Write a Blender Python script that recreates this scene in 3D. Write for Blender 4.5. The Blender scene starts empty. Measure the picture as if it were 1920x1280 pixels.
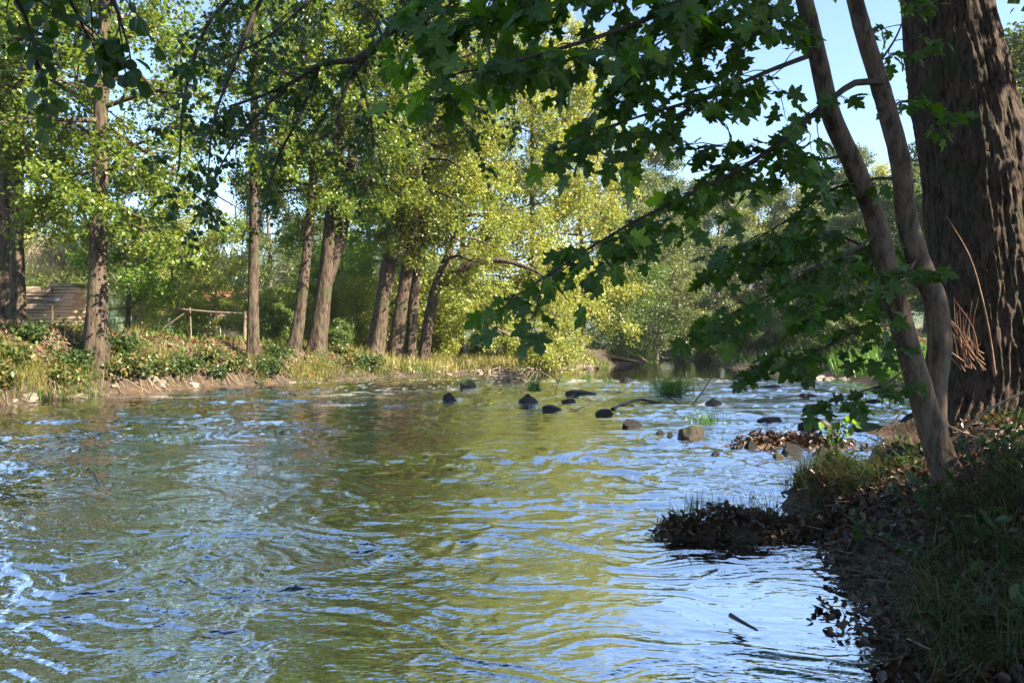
import bpy, math
import numpy as np
from mathutils import Matrix, Vector
R = math.radians
S = bpy.context.scene
C = S.collection

# ------------------------------------------------------------------ camera, world, sun, exposure
F, U0, V0, H = 1400.0, 960.0, 640.0, 1.5            # focal length in photo pixels, centre, eye height above the water
cam = bpy.data.cameras.new('camera'); co = bpy.data.objects.new('camera', cam); C.objects.link(co)
cam.sensor_width = 36; cam.lens = F/1920*36; cam.clip_start = .05; cam.clip_end = 3000
co.location = (0, 0, H); co.rotation_euler = (R(90), 0, 0); S.camera = co
SUN_EL, SUN_AZ = 38.5, -24.0                        # azimuth: degrees from +X towards +Y
sd = Vector((math.cos(R(SUN_EL))*math.cos(R(SUN_AZ)), math.cos(R(SUN_EL))*math.sin(R(SUN_AZ)), math.sin(R(SUN_EL))))
w = bpy.data.worlds.new('World'); S.world = w; w.use_nodes = True
nt = w.node_tree; bg = nt.nodes['Background']
sky = nt.nodes.new('ShaderNodeTexSky'); sky.sky_type = 'NISHITA'; sky.sun_disc = False
sky.sun_elevation = R(SUN_EL); sky.sun_rotation = math.atan2(sd.x, sd.y)
sky.air_density = 1.0; sky.dust_density = .3; sky.ozone_density = 3.5
nt.links.new(sky.outputs[0], bg.inputs[0]); bg.inputs[1].default_value = .078
sl = bpy.data.lights.new('sun', 'SUN'); so = bpy.data.objects.new('sun', sl); C.objects.link(so)
sl.energy = 5.0; sl.angle = R(.5); sl.color = (1, .90, .74)
so.rotation_euler = sd.to_track_quat('Z', 'Y').to_euler(); so.location = (20, -10, 30)
S.view_settings.view_transform = 'Standard'; S.view_settings.look = 'None'
S.view_settings.exposure = 2.22; S.view_settings.gamma = 1
S.render.engine = 'CYCLES'; S.cycles.use_denoising = True
S.cycles.max_bounces = 8; S.cycles.transparent_max_bounces = 8; S.cycles.transmission_bounces = 4
S.cycles.diffuse_bounces = 4; S.cycles.glossy_bounces = 3; S.cycles.caustics_reflective = False; S.cycles.caustics_refractive = False
S.cycles.sample_clamp_indirect = 6

# ------------------------------------------------------------------ helpers
rng = np.random.default_rng(7)
def P(u, v, Y): return np.array([(u-U0)/F*Y, Y, H-(v-V0)/F*Y])
def PS(l): return np.array([P(*q) for q in l])
def _h(ix, iy, iz, s):
    n = (ix*374761393 + iy*668265263 + iz*2147483647*3 + s*974634777) & 0xffffffff
    n = ((n ^ (n >> 13))*1274126177) & 0xffffffff
    n = ((n ^ (n >> 16))*2246822519) & 0xffffffff
    return ((n ^ (n >> 15)) & 0xffff)/32767.5 - 1
def vnoise(x, y, z=0, s=0):
    x, y, z = np.broadcast_arrays(np.asarray(x, float), np.asarray(y, float), np.asarray(z, float))
    ix, iy, iz = (np.floor(q).astype(np.int64) for q in (x, y, z))
    fx, fy, fz = x-ix, y-iy, z-iz
    fx, fy, fz = (f*f*f*(f*(f*6-15)+10) for f in (fx, fy, fz))
    r = 0
    for dx in (0, 1):
        for dy in (0, 1):
            for dz in (0, 1):
                r = r + _h(ix+dx, iy+dy, iz+dz, s)*(fx if dx else 1-fx)*(fy if dy else 1-fy)*(fz if dz else 1-fz)
    return r
def fbm(x, y, z=0, o=4, s=0, g=.5):
    r = 0; a = 1
    for i in range(o):
        r = r + a*vnoise(x*2.03**i+i*7.1, y*2.03**i-i*3.7, z*2.03**i, s+i); a *= g
    return r
def sstep(a, b, x):
    t = np.clip((x-a)/(b-a), 0, 1); return t*t*(3-2*t)
def norm(v): return v/np.maximum(np.linalg.norm(v, axis=-1, keepdims=True), 1e-9)

def link(o, parent=None):
    C.objects.link(o)
    if parent is not None: o.parent = parent
    return o
def mesh(name, V, Fs, mat, smooth=True, attr=None):
    me = bpy.data.meshes.new(name)
    V = np.ascontiguousarray(V, np.float32)
    if isinstance(Fs, np.ndarray): Fs = [Fs]
    me.vertices.add(len(V)); me.vertices.foreach_set('co', V.ravel())
    idx = np.concatenate([f.ravel() for f in Fs]).astype(np.int32)
    cnt = np.concatenate([np.full(len(f), f.shape[1]) for f in Fs]).astype(np.int32)
    st = np.concatenate([[0], np.cumsum(cnt)[:-1]]).astype(np.int32)
    me.loops.add(len(idx)); me.loops.foreach_set('vertex_index', idx)
    me.polygons.add(len(cnt)); me.polygons.foreach_set('loop_start', st)
    me.polygons.foreach_set('use_smooth', np.full(len(cnt), bool(smooth)))
    me.update(calc_edges=True); me.validate()
    for k, a in (attr or {}).items():
        A = me.attributes.new(k, 'FLOAT', 'POINT'); A.data.foreach_set('value', np.ascontiguousarray(a, np.float32))
    me.materials.append(mat)
    return me
def obj(name, me, parent=None, loc=None, kind=None):
    o = bpy.data.objects.new(name, me); link(o, parent)
    if loc is not None: o.location = loc
    if kind: o['kind'] = kind
    return o
def tag(o, label, cat, group=None, kind=None):
    o['label'] = label; o['category'] = cat
    if group: o['group'] = group
    if kind: o['kind'] = kind
    return o
def thing(name, label, cat, loc=(0, 0, 0), group=None):
    o = bpy.data.objects.new(name, None); C.objects.link(o); o.location = loc; o.empty_display_size = .2
    return tag(o, label, cat, group)
class Acc:
    def __init__(s): s.V = []; s.F = {}; s.n = 0; s.A = []
    def add(s, V, Fc, a=0.5):
        if len(V) == 0: return
        s.V.append(V); s.F.setdefault(Fc.shape[1], []).append(Fc+s.n); s.n += len(V)
        s.A.append(np.broadcast_to(np.asarray(a, float), (len(V),)))
    def mesh(s, name, mat, smooth=True):
        return mesh(name, np.concatenate(s.V), [np.concatenate(f) for f in s.F.values()], mat, smooth, {'rnd': np.concatenate(s.A)})
def tubes(Pt, Rd, sides=6):
    """Pt (n,k,3), Rd (n,k): n tubes in one go"""
    Pt = np.asarray(Pt, float); Rd = np.asarray(Rd, float)
    if Pt.ndim == 2: Pt = Pt[None]; Rd = Rd[None]
    n, k, _ = Pt.shape
    T = norm(np.gradient(Pt, axis=1))
    mean = norm(Pt[:, -1]-Pt[:, 0])
    ref = np.where(np.abs(mean[:, 2:3]) > .8, np.array([[1., 0, 0]]), np.array([[0, 0, 1.]]))[:, None]
    A = norm(np.cross(T, ref)); B = np.cross(T, A)
    th = np.arange(sides)/sides*2*np.pi
    ring = Pt[:, :, None]+Rd[:, :, None, None]*(np.cos(th)[:, None]*A[:, :, None]+np.sin(th)[:, None]*B[:, :, None])
    V = ring.reshape(-1, 3)
    i = np.arange(n)[:, None, None]*k*sides; j = np.arange(k-1)[None, :, None]*sides; s_ = np.arange(sides)[None, None]
    a = i+j+s_; b = i+j+(s_+1) % sides
    Q = np.stack([a, a+sides, b+sides, b], -1).reshape(-1, 4)
    return V, Q
def resample(Q, n):
    Q = np.asarray(Q, float)
    d = np.concatenate([[0], np.cumsum(np.linalg.norm(np.diff(Q[:, :3], axis=0), axis=1))]); t = np.linspace(0, d[-1], n)
    # catmull-rom through the points
    out = np.zeros((n, Q.shape[1])); m = np.gradient(Q, d, axis=0)
    i = np.clip(np.searchsorted(d, t, 'right')-1, 0, len(d)-2); h = (d[i+1]-d[i]); x = ((t-d[i])/h)[:, None]; h = h[:, None]
    return (2*x**3-3*x**2+1)*Q[i]+(x**3-2*x**2+x)*h*m[i]+(-2*x**3+3*x**2)*Q[i+1]+(x**3-x**2)*h*m[i+1]
def leaves(p, size, g, up=.5, down=.35, wid=.42, rnd_=True, shape=4):
    n = len(p)
    a = g.normal(size=(n, 3)); a[:, 2] -= down*2; a = norm(a)
    nn = g.normal(size=(n, 3)); nn[:, 2] = np.abs(nn[:, 2])+up; nn = norm(nn-a*np.sum(nn*a, 1, keepdims=True))
    s = np.cross(a, nn); z = size[:, None]; fold = .12
    if shape == 4:
        V = np.stack([p, p+z*(a*.48+s*wid+nn*fold), p+z*a, p+z*(a*.48-s*wid+nn*fold)], 1)
        b = np.arange(n)[:, None]*4
        Fc = np.concatenate([b+[0, 1, 2], b+[0, 2, 3]]); k = 4
    else:
        V = np.stack([p, p+z*(a*.22+s*wid*.75+nn*fold*.7), p+z*(a*.62+s*wid*.95+nn*fold), p+z*(a*.95+s*wid*.35), p+z*(a*.95-s*wid*.35),
                      p+z*(a*.62-s*wid*.95+nn*fold), p+z*(a*.22-s*wid*.75+nn*fold*.7)], 1)
        b = np.arange(n)[:, None]*7
        Fc = np.concatenate([b+[0, 1, 2], b+[0, 2, 3], b+[0, 3, 4], b+[0, 4, 5], b+[0, 5, 6]]); k = 7
    return V.reshape(-1, 3), Fc, np.repeat(g.random(n), k)
def blades(p, h, wd, g, lean=.5, dirv=None, lite=False):
    n = len(p); az = g.random(n)*2*np.pi
    d = np.stack([np.cos(az), np.sin(az), 0*az], 1)
    if dirv is not None: d = norm(d*.6+np.asarray(dirv))
    s = np.stack([-d[:, 1], d[:, 0], 0*az], 1); l = (g.random(n)*lean*h)[:, None]; h = h[:, None]; wd = wd[:, None]; z = np.array([0, 0, 1.])
    m1 = p+z*h*.45+d*l*.25; m2 = p+z*h*.85+d*l*.65; t = p+z*h*(1-.15*(l/h))+d*l*1.15
    if lite:
        m1 = p+z*h*.6+d*l*.35
        V = np.stack([p-s*wd, p+s*wd, m1-s*wd*.75, m1+s*wd*.75, t], 1).reshape(-1, 3); b = np.arange(n)[:, None]*5
        return V, np.concatenate([b+[0, 1, 3], b+[0, 3, 2], b+[2, 3, 4]]), np.repeat(g.random(n), 5)
    V = np.stack([p-s*wd, p+s*wd, m1-s*wd*.8, m1+s*wd*.8, m2-s*wd*.5, m2+s*wd*.5, t], 1).reshape(-1, 3)
    b = np.arange(n)[:, None]*7
    return V, np.concatenate([b+[0, 1, 3], b+[0, 3, 2], b+[2, 3, 5], b+[2, 5, 4], b+[4, 5, 6]]), np.repeat(g.random(n), 7)

# ------------------------------------------------------------------ materials
def mat(name):
    m = bpy.data.materials.new(name); m.use_nodes = True
    t = m.node_tree; b = t.nodes['Principled BSDF']
    return m, t, b, t.nodes.new, t.links.new
def ramp(t, cols, src):
    r = t.nodes.new('ShaderNodeValToRGB'); e = r.color_ramp.elements
    while len(e) < len(cols): e.new(.5)
    for i, c in enumerate(cols):
        e[i].position = c[0] if len(c) == 4 else i/(len(cols)-1); e[i].color = (*c[-3:], 1)
    t.links.new(src, r.inputs[0]); return r.outputs[0]
def tex(t, scale, detail=5, stretch=None, rough=.6, co_='Object', kind='ShaderNodeTexNoise'):
    tc = t.nodes.new('ShaderNodeTexCoord'); n = t.nodes.new(kind); n.inputs['Scale'].default_value = scale
    if kind == 'ShaderNodeTexNoise': n.inputs['Detail'].default_value = detail; n.inputs['Roughness'].default_value = rough
    src = tc.outputs[co_]
    if stretch:
        mp = t.nodes.new('ShaderNodeMapping'); mp.inputs['Scale'].default_value = stretch; t.links.new(src, mp.inputs[0]); src = mp.outputs[0]
    t.links.new(src, n.inputs['Vector']); return n
def bump(t, h, st, dist, b):
    k = t.nodes.new('ShaderNodeBump'); k.inputs['Strength'].default_value = st; k.inputs['Distance'].default_value = dist
    t.links.new(h, k.inputs['Height']); t.links.new(k.outputs[0], b.inputs['Normal']); return k
def math_(t, op, a, b_=None):
    m = t.nodes.new('ShaderNodeMath'); m.operation = op
    for i, q in enumerate((a, b_)):
        if q is None: continue
        if isinstance(q, (int, float)): m.inputs[i].default_value = q
        else: t.links.new(q, m.inputs[i])
    return m.outputs[0]
def leafmat(name, cols, trans=(1.4, 1.5, .5), tfac=.4, rough=.36, perobj=.0):
    m, t, b, N, L = mat(name)
    at = N('ShaderNodeAttribute'); at.attribute_name = 'rnd'; oi = N('ShaderNodeObjectInfo')
    f = math_(t, 'ADD', math_(t, 'MULTIPLY', at.outputs['Fac'], 1-perobj), math_(t, 'MULTIPLY', oi.outputs['Random'], perobj))
    c = ramp(t, cols, f)
    L(c, b.inputs['Base Color']); b.inputs['Roughness'].default_value = rough; b.inputs['Specular IOR Level'].default_value = .5 if rough < .9 else 0
    mx = N('ShaderNodeMix'); mx.data_type = 'RGBA'; mx.blend_type = 'MULTIPLY'; mx.inputs[0].default_value = 1
    L(c, mx.inputs[6]); mx.inputs[7].default_value = (*trans, 1)
    tr = N('ShaderNodeBsdfTranslucent'); L(mx.outputs[2], tr.inputs[0])
    ms = N('ShaderNodeMixShader'); ms.inputs[0].default_value = tfac; L(b.outputs[0], ms.inputs[1]); L(tr.outputs[0], ms.inputs[2])
    L(ms.outputs[0], t.nodes['Material Output'].inputs[0]); return m
def barkmat(name, dark, light, scale=6, st=.6, dist=.03, moss=None):
    m, t, b, N, L = mat(name)
    n1 = tex(t, scale, 6, (1, 1, .22)); n2 = tex(t, scale*.35, 4, (1, 1, .5))
    f = math_(t, 'ADD', math_(t, 'MULTIPLY', n1.outputs[0], .75), math_(t, 'MULTIPLY', n2.outputs[0], .35))
    c = ramp(t, [(.44, *dark), (.56, *light), (.70, *[q*1.35 for q in light])], f)
    if moss:
        mx = N('ShaderNodeMix'); mx.data_type = 'RGBA'; n3 = tex(t, 2.2, 4)
        L(ramp(t, [(.5, 0, 0, 0), (.68, 1, 1, 1)], n3.outputs[0]), mx.inputs[0]); L(c, mx.inputs[6]); mx.inputs[7].default_value = (*moss, 1); c = mx.outputs[2]
    L(c, b.inputs['Base Color']); b.inputs['Roughness'].default_value = .85; b.inputs['Specular IOR Level'].default_value = .2
    bump(t, n1.outputs[0], st, dist, b); return m
def plain(name, c1, c2, scale=8, rough=.8, stretch=None, st=.3, dist=.01, spec=.3):
    m, t, b, N, L = mat(name)
    n = tex(t, scale, 6, stretch); L(ramp(t, [(.3, *c1), (.7, *c2)], n.outputs[0]), b.inputs['Base Color'])
    b.inputs['Roughness'].default_value = rough; b.inputs['Specular IOR Level'].default_value = spec; bump(t, n.outputs[0], st, dist, b); return m

M = {}
M['alder'] = leafmat('alder_leaf', [(.055, .11, .014), (.10, .165, .022), (.17, .225, .035), (.29, .27, .06)], (1.6, 1.5, .45), .45, perobj=.25)
M['gold'] = leafmat('pale_willow_leaf', [(.12, .18, .028), (.21, .26, .045), (.31, .33, .07), (.42, .35, .13)], (1.4, 1.3, .5), .45, perobj=.2)
M['fresh'] = leafmat('fresh_leaf', [(.06, .14, .018), (.11, .20, .025), (.20, .28, .04)], (1.6, 1.6, .4), .45, perobj=.3)
M['dull'] = leafmat('far_leaf', [(.06, .095, .028), (.11, .145, .045), (.19, .2, .07)], (1.3, 1.3, .6), .4, perobj=.4)
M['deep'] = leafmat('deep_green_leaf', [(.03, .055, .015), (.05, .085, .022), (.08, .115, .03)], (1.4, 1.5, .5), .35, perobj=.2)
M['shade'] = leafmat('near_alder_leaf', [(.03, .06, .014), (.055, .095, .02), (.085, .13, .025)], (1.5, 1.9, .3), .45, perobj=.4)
M['maple'] = leafmat('maple_leaf', [(0., .04, .08, .012), (.5, .075, .14, .018), (.86, .13, .21, .025), (1., .30, .40, .05)], (1.6, 1.9, .35), .52, rough=.4, perobj=.9)
M['herb'] = leafmat('herb_leaf', [(.05, .10, .02), (.10, .16, .03), (.19, .22, .05)], (1.4, 1.5, .5), .35, perobj=.2)
M['bramble'] = leafmat('bramble_leaf', [(.03, .07, .015), (.07, .11, .025), (.16, .15, .04), (.22, .10, .04)], (1.3, 1.3, .5), .3)
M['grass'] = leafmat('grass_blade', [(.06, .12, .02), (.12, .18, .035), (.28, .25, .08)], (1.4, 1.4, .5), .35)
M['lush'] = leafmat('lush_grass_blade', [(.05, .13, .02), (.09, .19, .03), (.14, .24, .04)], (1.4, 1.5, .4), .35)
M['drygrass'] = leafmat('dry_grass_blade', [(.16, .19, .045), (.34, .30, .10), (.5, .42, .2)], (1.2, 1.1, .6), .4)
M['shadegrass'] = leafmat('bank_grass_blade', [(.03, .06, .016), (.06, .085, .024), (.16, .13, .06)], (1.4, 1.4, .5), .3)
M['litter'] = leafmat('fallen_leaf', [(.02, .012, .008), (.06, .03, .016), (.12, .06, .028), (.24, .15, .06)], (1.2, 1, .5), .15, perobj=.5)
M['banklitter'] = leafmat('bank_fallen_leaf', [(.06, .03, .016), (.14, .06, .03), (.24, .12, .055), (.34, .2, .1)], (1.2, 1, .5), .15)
M['bigbark'] = barkmat('big_trunk_bark', (.012, .008, .006), (.066, .042, .029), 34, 1.0, .03, (.04, .042, .022))
M['alderbark'] = barkmat('alder_bark', (.020, .014, .010), (.092, .064, .044), 12, 1.0, .08, (.06, .065, .03))
M['farbark'] = barkmat('far_bark', (.05, .04, .03), (.15, .12, .09), 4)
M['maplebark'] = barkmat('maple_bark', (.055, .038, .027), (.14, .10, .072), 22, .5, .01)
M['twig'] = plain('dark_twig', (.03, .022, .016), (.08, .06, .042), 20)
M['drytwig'] = plain('dry_twig', (.42, .31, .18), (.62, .49, .32), 15)
M['sucker'] = plain('reddish_shoot', (.16, .07, .04), (.32, .19, .11), 20)
M['drift'] = plain('driftwood', (.16, .11, .075), (.36, .28, .20), 12, .85, (1, 1, 1))
M['rootwood'] = plain('bare_root', (.035, .024, .016), (.11, .08, .055), 14)
M['wetwood'] = plain('wet_wood', (.012, .009, .007), (.05, .035, .025), 12, .35)
M['plank'] = plain('weathered_plank', (.24, .165, .11), (.48, .37, .26), 6, .8, (.3, 4, 4))
M['pole'] = plain('railing_pole', (.12, .085, .06), (.25, .185, .13), 8)
M['wire'] = plain('rusty_wire', (.16, .10, .07), (.30, .21, .15), 30, .6)
M['post'] = plain('fence_post_wood', (.10, .07, .05), (.22, .16, .11), 12)
M['wall'] = plain('rendered_wall', (.46, .30, .22), (.55, .38, .29), 5)
M['roof'] = plain('red_roof_tile', (.22, .07, .045), (.34, .12, .08), 9)
M['glass'] = plain('window_pane', (.03, .035, .04), (.05, .06, .07), 2, .1, spec=.6)
M['white'] = plain('white_frame', (.6, .58, .54), (.7, .68, .64), 5)
M['board'] = plain('grey_board', (.14, .14, .155), (.26, .26, .28), 6)

def rockmat(name, c1, c2, wet=True, moss=0):
    m, t, b, N, L = mat(name)
    n = tex(t, 9, 8, rough=.7); c = ramp(t, [(.3, *c1), (.7, *c2)], n.outputs[0])
    g = N('ShaderNodeNewGeometry'); sx = N('ShaderNodeSeparateXYZ'); L(g.outputs['Normal'], sx.inputs[0])
    if moss:
        mx = N('ShaderNodeMix'); mx.data_type = 'RGBA'; n2 = tex(t, 5, 5)
        f = math_(t, 'ADD', sx.outputs[2], math_(t, 'MULTIPLY', math_(t, 'SUBTRACT', n2.outputs[0], .5), 2.0))
        L(ramp(t, [(.45, 0, 0, 0), (.75, 1, 1, 1)], f), mx.inputs[0]); L(c, mx.inputs[6]); mx.inputs[7].default_value = (.06, .085, .02, 1); c = mx.outputs[2]
    L(c, b.inputs['Base Color']); b.inputs['Roughness'].default_value = .4 if wet else .85
    b.inputs['Specular IOR Level'].default_value = .3; bump(t, n.outputs[0], .9, .05, b); return m
M['rockwet'] = rockmat('wet_river_stone', (.008, .0065, .005), (.032, .026, .02))
M['rockmoss'] = rockmat('mossy_stone', (.03, .025, .018), (.10, .08, .055), False, 1)
M['rockdry'] = rockmat('dry_stone', (.18, .145, .11), (.38, .32, .25), False)

# ground material: earth, litter, grass mixed by an attribute
m, t, b, N, L = mat('bank_earth'); M['ground'] = m
n1 = tex(t, 1.2, 8, rough=.65); n2 = tex(t, 14, 6)
earth = ramp(t, [(.3, .014, .009, .006), (.5, .042, .025, .016), (.72, .095, .06, .036)], n2.outputs[0])
grs = ramp(t, [(.3, .06, .085, .02), (.6, .16, .16, .05), (.8, .26, .22, .09)], n2.outputs[0])
bed = ramp(t, [(.3, .022, .014, .007), (.55, .07, .042, .02), (.75, .14, .09, .045)], tex(t, 5, 7).outputs[0])
def mixc(t, f, a, c):
    mx = t.nodes.new('ShaderNodeMix'); mx.data_type = 'RGBA'
    for i, q in ((0, f), (6, a), (7, c)):
        if hasattr(q, 'links'): t.links.new(q, mx.inputs[i])
        elif i: mx.inputs[i].default_value = (*q, 1)
        else: mx.inputs[i].default_value = q
    return mx.outputs[2]
at = N('ShaderNodeAttribute'); at.attribute_name = 'grassy'; at2 = N('ShaderNodeAttribute'); at2.attribute_name = 'bed'
f1 = math_(t, 'MULTIPLY', at.outputs['Fac'], ramp(t, [(.35, 0, 0, 0), (.6, 1, 1, 1)], n1.outputs[0]))
L(mixc(t, at2.outputs['Fac'], mixc(t, f1, earth, grs), bed), b.inputs['Base Color']); b.inputs['Roughness'].default_value = .9
bump(t, n2.outputs[0], .8, .04, b)

# water: clear brown water over a bed; mirror by Fresnel, foam where it breaks
m, t, b, N, L = mat('stream_water'); M['water'] = m
ca = tex(t, 11, 2, (.5, 1, 1), .5); cb = tex(t, 34, 1, (.6, 1, 1), .5)
hh = math_(t, 'ADD', ca.outputs[0], math_(t, 'MULTIPLY', cb.outputs[0], .35))
ch = N('ShaderNodeAttribute'); ch.attribute_name = 'chop'
bp = N('ShaderNodeBump'); bp.inputs['Distance'].default_value = .055; L(hh, bp.inputs['Height']); L(ch.outputs['Fac'], bp.inputs['Strength'])
fr = N('ShaderNodeFresnel'); fr.inputs[0].default_value = 1.29; L(bp.outputs[0], fr.inputs[1])
gl = N('ShaderNodeBsdfGlossy'); gl.inputs['Roughness'].default_value = .012; L(bp.outputs[0], gl.inputs['Normal'])
tp = N('ShaderNodeBsdfTransparent'); tp.inputs[0].default_value = (.36, .24, .12, 1)
ms = N('ShaderNodeMixShader'); L(math_(t, 'MINIMUM', math_(t, 'MULTIPLY', fr.outputs[0], 1.0), 1.0), ms.inputs[0]); L(tp.outputs[0], ms.inputs[1]); L(gl.outputs[0], ms.inputs[2])
fo = N('ShaderNodeAttribute'); fo.attribute_name = 'foam'
df = N('ShaderNodeBsdfDiffuse'); df.inputs[0].default_value = (.75, .77, .8, 1)
fn = tex(t, 16, 5, rough=.7); ff = math_(t, 'MULTIPLY', fo.outputs['Fac'], ramp(t, [(.42, 0, 0, 0), (.62, 1, 1, 1)], fn.outputs[0]))
m2 = N('ShaderNodeMixShader'); L(ff, m2.inputs[0]); L(ms.outputs[0], m2.inputs[1]); L(df.outputs[0], m2.inputs[2])
L(m2.outputs[0], t.nodes['Material Output'].inputs[0]); t.nodes.remove(b)

# ------------------------------------------------------------------ terrain
YL = np.array([(-60, -9), (0, -11.5), (10, -12.6), (17.5, -12.1), (21, -11.4), (24, -10.2), (25.6, -8.8), (28, -7.2), (30, -5.6), (33.3, -2.6), (36.8, 1.05), (40.4, 4), (42, 5.3),
               (43.5, 5.2), (45, 5.2), (48, 7), (52, 9.0), (57, 10.4), (64, 10.5), (75, 4), (90, -8)], float)
YR = np.array([(-60, -9), (-8, -3), (-3, -1.2), (0, .05), (2, 1.1), (3.3, 1.72), (4, 2.08), (4.7, 2.2), (5.3, 2.3), (6.1, 2.55), (7, 3.1), (8.1, 3.85), (9.5, 4.6), (11, 5.7), (14, 8), (18, 10),
               (22, 11.6), (26, 12.5), (30, 13.2), (34, 13.6), (40, 13.4), (42, 12.3), (45, 12.7), (52, 14.9), (60, 17.5), (66, 17), (75, 12), (90, 4)], float)
def XL(y): return np.interp(y, YL[:, 0], YL[:, 1])
def XR(y): return np.interp(y, YR[:, 0], YR[:, 1])
def ground(x, y, detail=True):
    x = np.asarray(x, float); y = np.asarray(y, float)
    wob = .28*fbm(x*.55, y*.55, o=3, s=3)*sstep(6, 14, y)+.07*fbm(x*2.5, y*2.5, o=2, s=9)
    dl = x-XL(y)+wob; dr = XR(y)-x+wob
    d = np.minimum(dl, dr)
    z = -.36*sstep(0, 2.2, d)-.04*sstep(0, .3, d)
    hl = np.interp(y, [0, 20, 24, 27, 31, 34, 37, 43, 47, 60], [2.0, 1.95, 1.75, 1.5, 1.1, .55, .3, .4, 1.0, 1.2])
    wl = np.interp(y, [0, 22, 26, 31, 35, 42, 47, 60], [2.6, 2.7, 3.0, 3.6, 5, 6, 3, 3])
    e = -dl
    zl = hl*(.86*sstep(-.08, 1, e/wl)+.14*sstep(0, .15, e/wl))+.06*np.maximum(e-wl, 0)*sstep(5, 20, e)*.15
    hr = np.interp(y, [-10, 3, 6, 10, 20, 24, 35, 60], [.7, .62, .72, .85, .8, .6, .7, .9]); wr = np.interp(y, [0, 8, 14, 30], [1.5, 1.5, 2.2, 3.5])
    e2 = -dr
    zr = hr*(.75*sstep(-.05, 1, e2/wr)+.25*sstep(0, .1, e2/wr))+.05*np.maximum(e2-wr, 0)
    z = np.where(dl < 0, zl, z); z = np.where(dr < 0, zr, z)
    # low spit of roots and leaves, grassy mound above it, small mid-stream islet
    def blob(cx, cy, ax, ay, rot, h, pw=2):
        c, s = math.cos(rot), math.sin(rot); X = (x-cx)*c+(y-cy)*s; Yy = -(x-cx)*s+(y-cy)*c
        return h*np.exp(-((X/ax)**2+(Yy/ay)**2)**(pw/2))
    lump = .055*fbm(x*5, y*5, o=3, s=14)
    z = np.maximum(z, blob(2.02, 5.85, 1.02, .25, .05, .37, 4)-.27+lump)
    z = np.maximum(z, blob(2.85, 6.75, .50, .42, .25, .66, 4)-.34+1.4*lump)
    z = np.maximum(z, blob(3.95, 10.5, 1.25, .36, -.12, .46, 4)-.34+lump)
    if detail:
        a = np.where(d > 0, .035, .07)
        z = z+a*fbm(x*1.7, y*1.7, o=4, s=5)*sstep(-.2, .5, np.abs(d))+.018*fbm(x*9, y*9, o=2, s=6)
        z = z+np.where(d < -4, .25*fbm(x*.12, y*.12, o=3, s=8)*sstep(4, 12, -d), 0)
    return z
def gz(x, y): return float(ground(np.array([x]), np.array([y]))[0])
def polar(angs, rs):
    A, Rr = np.meshgrid(angs, rs, indexing='ij'); x = Rr*np.sin(A); y = Rr*np.cos(A)
    na, nr = A.shape; i = np.arange(na-1)[:, None]*nr+np.arange(nr-1)[None]
    return x, y, np.stack([i, i+1, i+nr+1, i+nr], -1).reshape(-1, 4)
front = np.linspace(-R(44), R(44), 330)
angs = np.concatenate([np.linspace(-R(180), -R(45), 36), front, np.linspace(R(45), R(180), 36)])
x, y, Q = polar(angs, np.concatenate([[.02], np.geomspace(.5, 90, 240), np.geomspace(95, 900, 22)]))
z = ground(x, y)
dm = np.minimum(x-XL(y), XR(y)-x)
grassy = sstep(1.0, 4.5, -dm)*sstep(9, 16, y); bedv = sstep(-.05, .1, dm)
V = np.stack([x, y, z], -1).reshape(-1, 3)
go = obj('ground', mesh('ground', V, Q, M['ground'], True, {'grassy': grassy.ravel(), 'bed': bedv.ravel()}), kind='structure')

# far wooded hill
hx, hy = np.meshgrid(np.linspace(-520, 420, 120), np.linspace(170, 700, 40), indexing='ij')
hz = sstep(170, 420, hy)*(40+18*fbm(hx*.006, hy*.006, o=3, s=11))*np.interp(hx, [-520, -60, 40, 120, 420], [1, .85, .8, .75, .8])-1.5
i = np.arange(119)[:, None]*40+np.arange(39)[None]
M['hill'] = plain('hill_soil', (.03, .045, .02), (.06, .08, .03), .2)
obj('hill', mesh('hill', np.stack([hx, hy, hz], -1).reshape(-1, 3), np.stack([i, i+40, i+41, i+1], -1).reshape(-1, 4), M['hill']), kind='structure')
n = 2600; fx = rng.uniform(-280, -20, n); fy = rng.uniform(185, 430, n)
fz = sstep(170, 420, fy)*(40+18*fbm(fx*.006, fy*.006, o=3, s=11))*np.interp(fx, [-520, -60, 40, 120, 420], [1, .85, .8, .75, .8])-2
acc = Acc(); hgt = rng.uniform(7, 14, n); th = np.arange(6)/6*2*np.pi
for k in range(4):                                  # four ragged skirts per conifer
    zz = fz+hgt*(.1+.2*k); rr = hgt*(.2-.04*k); top = zz+hgt*.34
    off = rng.random(n)[:, None]*6; rad = rr[:, None]*rng.uniform(.65, 1.2, (n, 6))
    ring = np.stack([fx[:, None]+rad*np.cos(th+off), fy[:, None]+rad*np.sin(th+off), zz[:, None]+rng.uniform(-.6, .6, (n, 6))], -1)
    V = np.concatenate([ring, np.stack([fx, fy, top], -1)[:, None]], 1).reshape(-1, 3)
    b0 = np.arange(n)[:, None]*7
    acc.add(V, np.concatenate([b0+[q, (q+1) % 6, 6] for q in range(6)]), np.repeat(rng.random(n), 7))
M['conifer'] = leafmat('conifer_needles', [(.03, .055, .03), (.05, .08, .04), (.09, .11, .045)], (1, 1, 1), .1, rough=1.0)
fo_ = obj('conifer_forest', acc.mesh('conifer_forest', M['conifer'], False), kind='stuff'); tag(fo_, 'dark conifer forest covering the far hill beyond the field', 'forest')

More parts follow.
